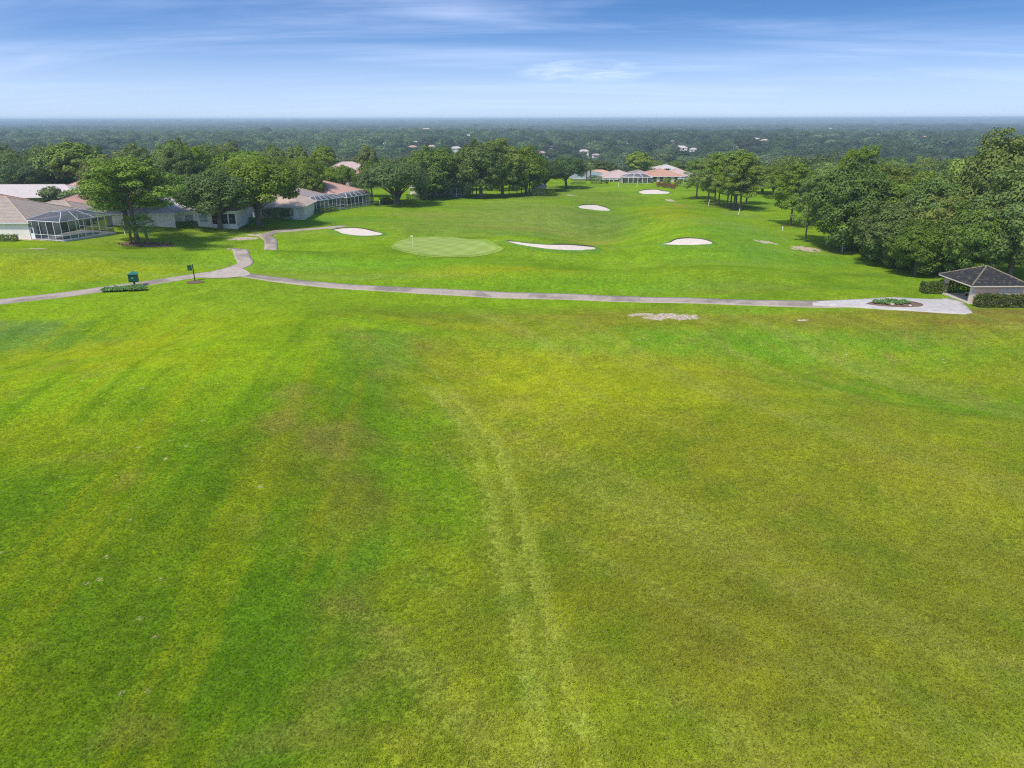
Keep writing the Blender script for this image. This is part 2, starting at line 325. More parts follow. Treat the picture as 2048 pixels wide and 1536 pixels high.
for px, py, rx, ry in ((800, 1070, 1.6, .9), (830, 960, 2.2, 1.6), (800, 1110, 1.3, .8), (880, 1040, 1.8, .7), (760, 920, 1.0, .7), (740, 640, 4, 1.4), (860, 660, 5, 1.2), (820, 850, 2, 2.5)):
    x, y = P(px, py); paint(blob(x, y, rx*1.2, ry*1.2, 0, 1.3, .6, int(py))*.5, np.array((.17, .31, .012)))
TINT[:] = TINT*np.where(fore[..., None] > 0, 1+fore[..., None]*(np.array((1.16, 1.13, .80))-1), 1)
gm = np_mesh('ground', np.stack([GX, GY, GZ], -1).reshape(-1, 3), (lambda nx, ny: (np.arange(ny-1)[:, None]*nx+np.arange(nx-1)[None, :]).reshape(-1, 1)+np.array([0, 1, nx+1, nx]))(len(gx), len(gy)))
gm.polygons.foreach_set('use_smooth', np.ones(len(gm.polygons), bool))
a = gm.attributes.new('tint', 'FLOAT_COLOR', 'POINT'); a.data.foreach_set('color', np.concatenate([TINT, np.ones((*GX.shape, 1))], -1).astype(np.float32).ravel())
for nm, arr in (('bare', BARE), ('divot', DIV), ('wood', forest)):
    a = gm.attributes.new(nm, 'FLOAT', 'POINT'); a.data.foreach_set('value', arr.astype(np.float32).ravel())

# ------------------------------------------------------------------ materials
def newmat(name): m = bpy.data.materials.new(name); m.use_nodes = True; return m, G(m.node_tree)
def finish(g, col, rough=.8, bump=None, bs=.3, bd=.05, spec=.3, **kw):
    i = {'Base Color': col if not isinstance(col, tuple) else (*col[:3], 1), 'Roughness': rough, 'Specular IOR Level': spec}; i.update(kw)
    if bump is not None: i['Normal'] = g.n('ShaderNodeBump', i={'Strength': bs, 'Distance': bd, 'Height': bump}).outputs[0]
    b = g.n('ShaderNodeBsdfPrincipled', i=i); g.n('ShaderNodeOutputMaterial', i={'Surface': b.outputs[0]}); return b
def plain(name, col, rough=.7, nscale=3.0, amt=.15, metal=0.0, bs=.15, spec=.3):
    m, g = newmat(name); oc = g.n('ShaderNodeTexCoord').outputs['Object']
    n = g.noise(oc, nscale, 5, .65); k = g.ramp(n, .25, .75, 1-amt, 1+amt)
    c = g.n('ShaderNodeVectorMath', operation='SCALE', i={0: tuple(col[:3]), 'Scale': k}).outputs[0]
    finish(g, c, rough, n, bs, .02, spec=spec, Metallic=metal); return m
def grass_mat(attr=True, base=(.2, .3, .1), fine=1.0):
    m, g = newmat('grass'); geo = g.n('ShaderNodeNewGeometry').outputs['Position']
    col = g.n('ShaderNodeAttribute', attribute_name='tint').outputs['Color'] if attr else g.n('ShaderNodeRGB').outputs[0]
    if not attr: col.default_value = (*base, 1)
    p2 = g.vmul(geo, (1, 1, .6))
    nb = g.noise(p2, .35, 4, .6, .4); ns = g.noise(p2, 1.7, 4, .65, .3); nf = g.noise(p2, 7.5, 4, .7); ng = g.noise(p2, 24, 3, .75)
    k = g.m('MULTIPLY', g.ramp(ns, .28, .72, .80, 1.18), g.ramp(nb, .3, .7, .88, 1.1))
    k = g.m('MULTIPLY', k, g.ramp(nf, .30, .68, 1-.42*fine, 1+.25*fine)); k = g.m('MULTIPLY', k, g.ramp(ng, .30, .66, 1-.5*fine, 1+.25*fine))
    vg = g.n('ShaderNodeTexVoronoi', feature='F1', i={'Vector': g.vmul(geo, (1, .75, 1)), 'Scale': 5.5, 'Randomness': 1.0}).outputs['Distance']
    k = g.m('MULTIPLY', k, g.ramp(vg, .05, .42, 1-.55*fine, 1.08))
    col = g.n('ShaderNodeVectorMath', operation='SCALE', i={0: col, 'Scale': k}).outputs[0]
    hz = g.noise(p2, .9, 5, .7, .5)
    col = g.mix(g.ramp(hz, .52, .74, 0, .30*fine+.1), col, g.mix(.5, col, (.27, .25, .05)))
    col = g.mix(g.ramp(g.noise(p2, 2.3, 5, .75), .60, .74, 0, .45*fine), col, (.22, .19, .045))
    if attr:
        bare = g.n('ShaderNodeAttribute', attribute_name='bare').outputs['Fac']
        nn = g.noise(p2, 1.6, 6, .75, .4)
        bm_ = g.ramp(g.m('ADD', bare, g.m('MULTIPLY', g.m('SUBTRACT', nn, .5), 1.9)), .55, .75)
        bm_ = g.m('MULTIPLY', bm_, g.ramp(bare, .02, .2))
        sand = g.mix(g.ramp(g.noise(p2, 3, 4), .35, .65), (.62, .54, .42), (.36, .26, .17))
        col = g.mix(bm_, col, sand)
        dv = g.n('ShaderNodeAttribute', attribute_name='divot').outputs['Fac']
        vo = g.n('ShaderNodeTexVoronoi', feature='F1', i={'Vector': g.mix(.25, p2, g.n('ShaderNodeTexNoise', i={'Vector': p2, 'Scale': 4.0}).outputs[1]), 'Scale': .75, 'Randomness': 1.0})
        dm = g.m('MULTIPLY', g.ramp(vo.outputs['Distance'], .06, .14, 1, 0), g.ramp(g.noise(p2, .8, 3), .46, .52))
        dm = g.m('MULTIPLY', g.m('MULTIPLY', dm, g.ramp(g.noise(p2, 9, 3), .42, .55)), g.ramp(dv, .1, .5))
        col = g.mix(dm, col, (.48, .40, .22))
    bh = g.m('ADD', g.m('MULTIPLY', nf, .6), g.m('MULTIPLY', ng, .5))
    finish(g, col, .9, bh, .7*fine, .10, spec=.0)
    return m
M = {}
M['grass'] = grass_mat()
M['fringe'] = grass_mat(False, (.25, .36, .055), .5)
M['rim'] = grass_mat(False, (.10, .16, .03), .9)
m, g = newmat('green_turf'); geo = g.n('ShaderNodeNewGeometry').outputs['Position']
s = g.n('ShaderNodeSeparateXYZ', i={0: geo})
def stripe_(a, wd): return g.ramp(g.m('SINE', g.m('MULTIPLY', g.m('ADD', g.m('MULTIPLY', s.outputs[0], math.cos(a)), g.m('MULTIPLY', s.outputs[1], math.sin(a))), math.pi/wd)), -.35, .35)
k = g.m('ADD', stripe_(R(38), 1.7), stripe_(R(-38), 1.7)); nz = g.noise(geo, .7, 4); nf = g.noise(geo, 12, 3)
kk = g.m('ADD', g.m('MULTIPLY', k, .5), g.m('MULTIPLY', g.m('SUBTRACT', nz, .5), .7))
finish(g, g.mix(g.ramp(nf, .3, .7, 0, .35), g.mix(kk, (.25, .345, .075), (.34, .42, .11)), (.23, .31, .07)), .9, nf, .2, .02, spec=.0); M['green'] = m
m, g = newmat('sand'); geo = g.n('ShaderNodeNewGeometry').outputs['Position']
n = g.noise(geo, .8, 6, .7); n2_ = g.noise(g.vmul(geo, (1, 4, 1)), 3, 4, .7)
finish(g, g.mix(g.ramp(n, .3, .75), (.74, .65, .55), (.62, .53, .44)), .95, g.m('ADD', n, g.m('MULTIPLY', n2_, .4)), .5, .2, spec=.1); M['sand'] = m
m, g = newmat('concrete'); geo = g.n('ShaderNodeNewGeometry').outputs['Position']
n = g.noise(geo, .16, 5, .6, .6); nf = g.noise(geo, 2.2, 6, .75); nk = g.noise(geo, 14, 3, .7)
uv = g.n('ShaderNodeUVMap').outputs[0]; us = g.n('ShaderNodeSeparateXYZ', i={0: uv})
slab = g.n('ShaderNodeTexWhiteNoise', noise_dimensions='1D', i={'W': g.m('FLOOR', g.m('MULTIPLY', us.outputs[1], .16))}).outputs[0]
jt = g.ramp(g.m('PINGPONG', us.outputs[1], 1.5), .0, .05, .85, 1)
edge = g.ramp(g.m('ABSOLUTE', g.m('SUBTRACT', us.outputs[0], .5)), .30, .5, 0, 1)
old = g.m('MULTIPLY', g.ramp(g.m('ADD', g.m('MULTIPLY', slab, .06), g.m('MULTIPLY', n, 1.0)), .46, .66, 0, .7), g.ramp(edge, 0, 1, 1, .35))
c = g.mix(g.ramp(nf, .25, .75), (.50, .42, .34), (.37, .305, .25)); c = g.mix(old, c, (.19, .16, .135))
c = g.n('ShaderNodeVectorMath', operation='SCALE', i={0: c, 'Scale': g.m('MULTIPLY', jt, g.ramp(nk, .3, .7, .85, 1.1))}).outputs[0]
finish(g, c, .9, nf, .2, .02, spec=.2); M['concrete'] = m
M['newcon'] = plain('pale_concrete', (.50, .46, .42), .9, 1.2, .14)
M['oldcon'] = plain('worn_concrete', (.47, .40, .33), .9, 1.2, .2)
def tiles(name, c1, c2, row=.11, dark=.55):
    m, g = newmat(name); oc = g.n('ShaderNodeTexCoord').outputs['Object']; s = g.n('ShaderNodeSeparateXYZ', i={0: oc})
    rr = g.m('FRACT', g.m('DIVIDE', s.outputs[2], row))
    rowi = g.m('FLOOR', g.m('DIVIDE', s.outputs[2], row))
    tid = g.n('ShaderNodeTexWhiteNoise', noise_dimensions='3D', i={0: g.n('ShaderNodeCombineXYZ', i={0: g.m('FLOOR', g.m('MULTIPLY', s.outputs[0], 3.0)), 1: g.m('FLOOR', g.m('MULTIPLY', s.outputs[1], 3.0)), 2: rowi})}).outputs[0]
    n = g.noise(oc, .5, 5, .7, .4); n2 = g.noise(g.vmul(oc, (1, 1, .3)), 2.5, 5, .7)
    c = g.mix(g.m('ADD', g.m('MULTIPLY', tid, .55), g.m('MULTIPLY', g.ramp(n, .3, .7), .5)), c1, c2)
    k = g.m('MULTIPLY', g.ramp(rr, .0, .28, dark, 1.0), g.ramp(n2, .3, .7, .85, 1.1))
    c = g.n('ShaderNodeVectorMath', operation='SCALE', i={0: c, 'Scale': k}).outputs[0]
    finish(g, c, .8, g.m('ADD', rr, g.m('MULTIPLY', n2, .3)), .5, .05, spec=.25); return m
M['roof_tan'] = tiles('tan_grey_tiles', (.46, .38, .31), (.35, .29, .24), .20, .45)
M['roof_pink'] = tiles('rose_tiles', (.52, .30, .24), (.36, .20, .17), .20, .55)
M['roof_salmon'] = tiles('salmon_tiles', (.66, .40, .30), (.58, .35, .27), .2, .8)
M['roof_terra'] = tiles('terracotta_tiles', (.58, .33, .24), (.50, .27, .19), .2, .8)
M['roof_mauve'] = tiles('mauve_grey_tiles', (.42, .34, .31), (.34, .27, .26), .2, .75)
M['roof_sand'] = tiles('sand_tiles', (.62, .47, .36), (.52, .40, .31), .2, .8)
M['roof_white'] = tiles('white_tiles', (.62, .55, .51), (.54, .48, .45), .2, .9)
M['roof_green'] = tiles('sage_tiles', (.26, .33, .30), (.22, .28, .26), .2, .8)
M['roof_blush'] = tiles('blush_tiles', (.60, .45, .40), (.50, .37, .33), .2, .85)
# weathered dark slate-like tiles of the rest shelter
m, g = newmat('lichened_dark_tiles'); oc = g.n('ShaderNodeTexCoord').outputs['Object']; s = g.n('ShaderNodeSeparateXYZ', i={0: oc})
rr = g.m('FRACT', g.m('DIVIDE', s.outputs[2], .165)); n = g.noise(g.vmul(oc, (1, 1, 2.5)), 1.7, 6, .75, .5); nn = g.noise(oc, 7, 5, .7)
c = g.mix(g.ramp(n, .50, .68, 0, .9), g.mix(g.ramp(nn, .3, .7), (.018, .017, .019), (.042, .040, .043)), (.16, .14, .09))
c = g.n('ShaderNodeVectorMath', operation='SCALE', i={0: c, 'Scale': g.ramp(rr, 0, .25, .35, 1)}).outputs[0]
finish(g, c, .85, g.m('ADD', rr, nn), .6, .06); M['roof_dark'] = m
M['cap_lichen'] = plain('lichened_ridge_tiles', (.20, .17, .12), .9, 5, .5)
M['white_wall'] = plain('white_stucco', (.84, .79, .73), .9, 1.5, .06)
M['cream_wall'] = plain('cream_stucco', (.72, .66, .56), .9, 1.5, .07)
M['beige_wall'] = plain('beige_stucco', (.82, .57, .39), .9, 1.5, .08)
M['beige_panel'] = plain('pale_beige_panel', (.66, .57, .48), .9, 1.5, .08)
M['pink_wall'] = plain('blush_stucco', (.66, .50, .44), .9, 1.5, .07)
M['white_metal'] = plain('white_aluminium', (.80, .81, .83), .45, 4, .04)
M['glass'] = plain('dark_glass', (.035, .045, .055), .12, 1, .3, spec=.6)
M['blind'] = plain('window_blind', (.38, .42, .40), .6, 1, .1)
M['dark_room'] = plain('dark_interior', (.03, .028, .03), .9, 1, .3)
M['soil'] = plain('mulch', (.17, .11, .075), .95, 4, .4, bs=.6)
M['dirt'] = plain('dark_soil', (.10, .085, .05), .95, 4, .4, bs=.6)
M['dgreen'] = plain('dark_green_paint', (.008, .075, .045), .4, 3, .15, spec=.5)
M['tealroof'] = plain('teal_painted_metal', (.05, .26, .20), .4, 3, .2, spec=.5)
M['black'] = plain('black_paint', (.012, .013, .014), .45, 3, .2)
M['white'] = plain('white_paint', (.82, .82, .78), .5, 3, .05)
M['yellow'] = plain('pale_flag_cloth', (.80, .80, .55), .8, 3, .05)
M['coping'] = plain('pool_deck_stone', (.58, .55, .52), .85, 2, .1)
M['rock'] = plain('pale_boulder', (.60, .57, .50), .9, 2, .2, bs=.6)
m, g = newmat('pool_water'); geo = g.n('ShaderNodeNewGeometry').outputs['Position']
finish(g, g.mix(g.noise(geo, .6, 2), (.012, .09, .12), (.02, .15, .18)), .06, g.noise(geo, 3, 3), .1, .05, spec=.6); M['water'] = m
m, g = newmat('insect_screen'); tr = g.n('ShaderNodeBsdfTransparent'); df = g.n('ShaderNodeBsdfDiffuse', i={'Color': (.05, .055, .065, 1)})
mx = g.n('ShaderNodeMixShader', i={0: .48, 1: tr.outputs[0], 2: df.outputs[0]}); g.n('ShaderNodeOutputMaterial', i={'Surface': mx.outputs[0]}); M['screen'] = m
m, g = newmat('roof_screen'); tr = g.n('ShaderNodeBsdfTransparent'); df = g.n('ShaderNodeBsdfDiffuse', i={'Color': (.10, .12, .16, 1)})
mx = g.n('ShaderNodeMixShader', i={0: .55, 1: tr.outputs[0], 2: df.outputs[0]}); g.n('ShaderNodeOutputMaterial', i={'Surface': mx.outputs[0]}); M['rscreen'] = m
def bark(name, c1, c2):
    m, g = newmat(name); oc = g.n('ShaderNodeTexCoord').outputs['Object']; n = g.noise(g.vmul(oc, (1, 1, .25)), 3.5, 6, .75)
    finish(g, g.mix(g.ramp(n, .3, .7), c1, c2), .95, n, .8, .1, spec=.1); return m
M['bark'] = bark('grey_bark', (.085, .07, .058), (.22, .19, .165)); M['pbark'] = bark('brown_bark', (.10, .065, .05), (.24, .17, .14))
def leaf(name, col, col2, trans=.3, var=.35, isl=.55):
    m, g = newmat(name); gi = g.n('ShaderNodeNewGeometry'); ri = gi.outputs['Random Per Island']; oi = g.n('ShaderNodeObjectInfo').outputs['Random']
    oc = g.n('ShaderNodeTexCoord').outputs['Object']; n = g.noise(oc, .55, 3, .6)
    f = g.m('ADD', g.m('MULTIPLY', ri, isl), g.m('MULTIPLY', g.ramp(n, .3, .7), 1-isl), clamp=True)
    c = g.mix(f, col, col2)
    hs = g.n('ShaderNodeHueSaturation', i={'Hue': g.m('ADD', g.m('MULTIPLY', oi, .030), .490), 'Saturation': g.m('ADD', g.m('MULTIPLY', g.m('FRACT', g.m('MULTIPLY', oi, 7.3)), .25), .84), 'Value': g.m('ADD', g.m('MULTIPLY', g.m('FRACT', g.m('MULTIPLY', oi, 13.7)), var), 1-var/2), 'Color': c}).outputs[0]
    a_ = g.n('ShaderNodeBsdfPrincipled', i={'Base Color': hs, 'Roughness': .55, 'Specular IOR Level': .25}); b_ = g.n('ShaderNodeBsdfTranslucent', i={'Color': g.mix(.35, hs, (.16, .22, .02))})
    mx = g.n('ShaderNodeMixShader', i={0: trans, 1: a_.outputs[0], 2: b_.outputs[0]}); g.n('ShaderNodeOutputMaterial', i={'Surface': mx.outputs[0]}); return m
M['l_oak'] = leaf('oak_leaves', (0.116, 0.190, 0.023), (0.288, 0.351, 0.049))
M['l_grey'] = leaf('grey_oak_leaves', (0.074, 0.131, 0.030), (0.161, 0.236, 0.056))
M['l_dark'] = leaf('dark_leaves', (0.091, 0.168, 0.024), (0.258, 0.339, 0.041))
M['l_pine'] = leaf('pine_needles', (0.144, 0.243, 0.025), (0.374, 0.488, 0.051))
M['l_lime'] = leaf('lime_leaves', (0.157, 0.253, 0.022), (0.314, 0.414, 0.039))
M['l_far'] = leaf('wood_leaves', (0.096, 0.154, 0.029), (0.224, 0.272, 0.052), var=.6)
M['l_navy'] = leaf('deep_oak_leaves', (0.037, 0.074, 0.028), (0.095, 0.140, 0.045), var=.75, isl=.15)
M['l_paler'] = leaf('pale_wood_leaves', (0.094, 0.156, 0.050), (0.200, 0.275, 0.088), var=.6, isl=.15)
M['l_wood'] = leaf('mid_wood_leaves', (0.065, 0.117, 0.036), (0.143, 0.208, 0.062), var=.6, isl=.15)
M['l_hedge'] = leaf('hedge_leaves', (0.056, 0.100, 0.009), (0.187, 0.236, 0.018))
M['l_palm'] = leaf('palm_fronds', (0.131, 0.247, 0.065), (0.338, 0.471, 0.131))
M['l_red'] = leaf('russet_leaves', (0.231, 0.070, 0.038), (0.336, 0.130, 0.068))
M['l_white'] = leaf('white_blossom', (0.525, 0.500, 0.300), (0.735, 0.700, 0.450))
M['l_agap'] = leaf('strap_leaves', (0.101, 0.235, 0.050), (0.336, 0.538, 0.134))

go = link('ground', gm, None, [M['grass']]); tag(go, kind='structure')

# ------------------------------------------------------------------ draped sheets: paths, green, bunkers
def inside(px_, py_, poly):
    c = np.zeros(px_.shape, bool); n = len(poly); j = n-1
    for i in range(n):
        xi, yi = poly[i]; xj, yj = poly[j]
        cond = ((yi > py_) != (yj > py_)) & (px_ < (xj-xi)*(py_-yi)/(yj-yi+1e-12)+xi); c ^= cond; j = i
    return c
def sheet(name, poly, mat, off=.04, step=.5, parent=None, thick=.0, holes=()):
    """fill a ground polygon with a mesh that follows the terrain"""
    bm = bmesh.new(); vs = [bm.verts.new((x, y, 0)) for x, y in poly]; f = bm.faces.new(vs)
    if f.normal.z < 0: f.normal_flip()
    f.normal_update()
    if f.normal.z < 0: bmesh.ops.reverse_faces(bm, faces=[f])
    xs = [p[0] for p in poly]; ys = [p[1] for p in poly]
    for x in np.arange(min(xs)+step*.37, max(xs), step):
        bmesh.ops.bisect_plane(bm, geom=bm.verts[:]+bm.edges[:]+bm.faces[:], plane_co=(x, 0, 0), plane_no=(1, 0, 0))
    for y in np.arange(min(ys)+step*.41, max(ys), step):
        bmesh.ops.bisect_plane(bm, geom=bm.verts[:]+bm.edges[:]+bm.faces[:], plane_co=(0, y, 0), plane_no=(0, 1, 0))
    co = np.array([v.co[:] for v in bm.verts]); z = hgt(co[:, 0], co[:, 1])+off
    for v, zz in zip(bm.verts, z): v.co.z = zz
    if holes:
        dead = [f for f in bm.faces if any(inside(np.array([f.calc_center_median().x]), np.array([f.calc_center_median().y]), h)[0] for h in holes)]
        bmesh.ops.delete(bm, geom=dead, context='FACES')
    be = [e for e in bm.edges if len(e.link_faces) == 1]
    if thick:
        r = bmesh.ops.extrude_edge_only(bm, edges=be)
        for v in r['geom']:
            if isinstance(v, bmesh.types.BMVert): v.co.z -= thick
    me = bpy.data.meshes.new(name); bm.to_mesh(me); bm.free()
    me.polygons.foreach_set('use_smooth', np.ones(len(me.polygons), bool))
    return link(name, me, parent, [mat])
def ribbon(name, pts, wd, mat, off=.05, step=.5, cols=6):
    pts = smooth_pts(pts, 12); L = [0.0]
    for a_, b_ in zip(pts[:-1], pts[1:]): L.append(L[-1]+math.dist(a_, b_))
    n = int(L[-1]/step)+1; ts = np.linspace(0, L[-1], n); X = np.interp(ts, L, [p[0] for p in pts]); Y = np.interp(ts, L, [p[1] for p in pts])
    tx = np.gradient(X); ty = np.gradient(Y); l = np.hypot(tx, ty); nx, ny = -ty/l, tx/l
    V = []; U = []
    offs = np.linspace(-.5, .5, cols)
    prof = [(-.5, -.10)]+[(o, 0) for o in offs]+[(.5, -.10)]
    for o, dz in prof:
        jit = 0.04*vnoise(ts*1.0, ts*0+o*7, 1.3, 71)*(abs(o) > .49)
        x = X+nx*(o*wd+jit); y = Y+ny*(o*wd+jit); V.append(np.stack([x, y, hgt(x, y)+off+dz], -1)); U.append(np.stack([np.full(n, o+.5), ts], -1))
    V = np.stack(V, 1).reshape(-1, 3); U = np.stack(U, 1).reshape(-1, 2); c = len(prof)
    F = (np.arange(n-1)[:, None]*c+np.arange(c-1)[None, :]).reshape(-1, 1)+np.array([0, 1, c+1, c])
    me = np_mesh(name, V, F[:, ::-1]); uv = me.uv_layers.new(name='UVMap'); uv.data.foreach_set('uv', U[F[:, ::-1].ravel()].astype(np.float32).ravel())
    o = link(name, me, None, [mat]); tag(o, kind='structure'); return o
main = [(-60, 610), (0, 604), (100, 593), (200, 580), (300, 566), (385, 553), (430, 547), (480, 549), (560, 560), (650, 570), (760, 577.5), (900, 585), (1050, 592), (1200, 597), (1350, 601), (1450, 604), (1550, 607), (1640, 608.5), (1700, 607)]
ribbon('cart_path', [P(*q) for q in main], 2.7, M['concrete'], .06)
ribbon('cart_path', [P(*q) for q in ((432, 546), (465, 538), (492, 526), (484, 510), (468, 497))]+[(-49.2, 128.5), (-45, 130)]+[P(*q) for q in ((542, 484), (532, 472), (556, 463), (600, 460), (640, 457), (690, 452))], 2.5, M['concrete'], .07)
jn = smooth_pts([P(*q) for q in ((395, 556), (440, 541), (462, 536), (485, 538), (500, 550), (460, 556), (395, 556))], 4)[:-1]
tag(sheet('path_junction', jn, M['oldcon'], .075, 1.0), kind='structure')
plz = [P(*q) for q in ((1625, 604.5), (1680, 601), (1740, 598), (1820, 597), (1900, 597.5), (1925, 606), (1945, 626), (1930, 629), (1870, 625.5), (1800, 621), (1720, 616), (1625, 612))]
tag(sheet('pavement', plz, M['newcon'], .085, 1.0, thick=.14), kind='structure')

def oval_px(cx, cy, rx, ry, n=28, k=2.0):
    return [P(cx+rx*math.cos(a), cy+ry*math.sin(a)) for a in np.linspace(0, 2*math.pi, n, endpoint=False)]
# putting green
gr = empty('putting_green', gp(*P(890, 495))); tag(gr, 'oval putting green mown in a diamond pattern with a pale fringe', 'putting green')
ggeo = (P(890, 493.5))
def rel(o, root):
    o.parent = root; o.matrix_parent_inverse = Matrix.Translation(root.location).inverted(); return o
rel(sheet('fringe', smooth_pts([P(*q) for q in ((782, 492), (805, 480), (850, 474), (900, 474), (950, 479), (990, 488), (1008, 498), (985, 508), (930, 515), (870, 515), (815, 507), (788, 499), (782, 492))], 4)[:-1], M['fringe'], .05, .8), gr)
rel(sheet('putting_surface', smooth_pts([P(*q) for q in ((789, 491), (800, 482), (830, 477), (880, 475.5), (930, 478), (970, 486), (994, 498), (975, 506), (930, 512), (870, 512), (815, 503), (795, 497), (789, 491))], 4)[:-1], M['green'], .08, .8), gr)
fx, fy = P(826, 493.5)
fs = empty('flagstick', gp(fx, fy)); tag(fs, 'white flagstick with a small pale flag standing in the putting green', 'flag')
MB().tube([(0, 0, .05), (0, 0, 2.25)], [.035, .025], 6).build('pole', M['white'], fs)
fb = MB(); 
for k in range(4):
    x0, x1 = -.02-.09*k, -.02-.09*(k+1); y0, y1 = .05*math.sin(k*1.3), .05*math.sin((k+1)*1.3)
    fb.quad((x0, y0, 2.22-.03*k), (x1, y1, 2.19-.03*k), (x1, y1, 1.92-.02*k), (x0, y0, 1.90))
fb.build('flag_cloth', M['yellow'], fs)
MB().tube([(0, 0, .085), (0, 0, .10)], [.10, .10], 10).build('hole_rim', M['white'], fs)

def offset_poly(poly, d):
    n = len(poly); out = []; A = sum(poly[i][0]*poly[(i+1) % n][1]-poly[(i+1) % n][0]*poly[i][1] for i in range(n)); sg = 1 if A > 0 else -1
    for i in range(n):
        a_ = np.array(poly[i-1]); c_ = np.array(poly[(i+1) % n]); t = c_-a_; t = t/np.linalg.norm(t); out.append((poly[i][0]+sg*t[1]*d, poly[i][1]-sg*t[0]*d))
    return out
def bunker(pts, label, lip=.28):
    poly = smooth_pts([P(*q) for q in pts+[pts[0]]], 5)[:-1]
    cx = sum(p[0] for p in poly)/len(poly); cy = sum(p[1] for p in poly)/len(poly)
    root = empty('sand_bunker', gp(cx, cy)); tag(root, label, 'bunker')
    rel(sheet('sand', poly, M['sand'], .07, .7), root)
    o1 = offset_poly(poly, .10); o2 = offset_poly(poly, .45); o3 = offset_poly(poly, 1.5); V = []; n = len(poly)
    hh = [lip*(.7+.5*random.random()) for _ in range(n)]
    hh = [(hh[i]+hh[i-1]+hh[(i+1) % n])/3*(1.0 if (poly[i][1]-cy) > 0 else .35) for i in range(n)]
    for ring, f in ((poly, lambda i: .03), (o1, lambda i: hh[i]), (o2, lambda i: hh[i]*.9), (o3, lambda i: -.03)):
        V += [(x, y, float(hgt(x, y))+f(i)) for i, (x, y) in enumerate(ring)]
    mb = MB(); mb.v = V[:2*n]; mb.f = [(i, (i+1) % n, n+(i+1) % n, n+i) for i in range(n)]; rel(mb.build('turf_edge', M['dirt']), root)
    mb = MB(); mb.v = V[n:]; mb.f = [(k*n+i, k*n+(i+1) % n, (k+1)*n+(i+1) % n, (k+1)*n+i) for k in range(2) for i in range(n)]
    rel(mb.build('grass_rim', M['rimb'], smooth=True), root)
M['rimb'] = grass_mat(False, (.15, .29, .032), .9)
bunker([(664, 461), (680, 458), (706, 456.5), (728, 459), (745, 463), (764, 467.5), (757, 470.5), (735, 472), (710, 471), (688, 468)], 'pale teardrop sand bunker left of the putting green')
bunker([(1011, 483), (1030, 484.5), (1060, 488), (1100, 490.5), (1150, 491.5), (1185, 495), (1190, 499), (1180, 501), (1130, 500.5), (1085, 497), (1040, 490)], 'long thin sand bunker right of the putting green')
bunker([(1322, 489), (1340, 486), (1352, 480), (1375, 477.5), (1405, 479.5), (1424, 486), (1415, 489), (1380, 490.5), (1345, 490)], 'humped sand bunker on the right of the fairway nearest the path')
bunker([(1156, 413.5), (1170, 410.5), (1190, 410.5), (1205, 414), (1220, 421), (1200, 421.5), (1180, 419), (1162, 417)], 'sand bunker in the middle of the fairway, beyond the long thin one')
bunker([(1276, 384), (1290, 380.5), (1315, 380), (1322, 382), (1338, 384.5), (1335, 387.5), (1310, 388.5), (1286, 388)], 'farthest sand bunker, in front of the row of houses')

# ------------------------------------------------------------------ houses
def hip_roof(x0, y0, x1, y1, ez, rise, ov=.6, th=.16, gable=False):
    """(verts, faces) hip roof over a rectangle, plus hip and ridge lines"""
    x0 -= ov; y0 -= ov; x1 += ov; y1 += ov; w_, d_ = x1-x0, y1-y0
    if w_ >= d_: r0, r1 = (x0+d_/2, (y0+y1)/2), (x1-d_/2, (y0+y1)/2)
    else: r0, r1 = ((x0+x1)/2, y0+w_/2), ((x0+x1)/2, y1-w_/2)
    if abs(w_-d_) < .6: r0 = r1 = ((x0+x1)/2, (y0+y1)/2)
    cs = [(x0, y0), (x1, y0), (x1, y1), (x0, y1)]; v = [(x, y, ez) for x, y in cs]+[(x, y, ez-th) for x, y in cs]+[(*r0, ez+rise), (*r1, ez+rise)]
    if w_ >= d_: f = [(0, 1, 9, 8), (1, 2, 9), (2, 3, 8, 9), (3, 0, 8)]; hips = [(0, 8), (3, 8), (1, 9), (2, 9), (8, 9)]
    else: f = [(0, 1, 8), (1, 2, 9, 8), (2, 3, 9), (3, 0, 8, 9)]; hips = [(0, 8), (1, 8), (2, 9), (3, 9), (8, 9)]
    return v, f, hips, [(7, 6, 5, 4)]+[(4+i, 4+(i+1) % 4, (i+1) % 4, i) for i in range(4)]
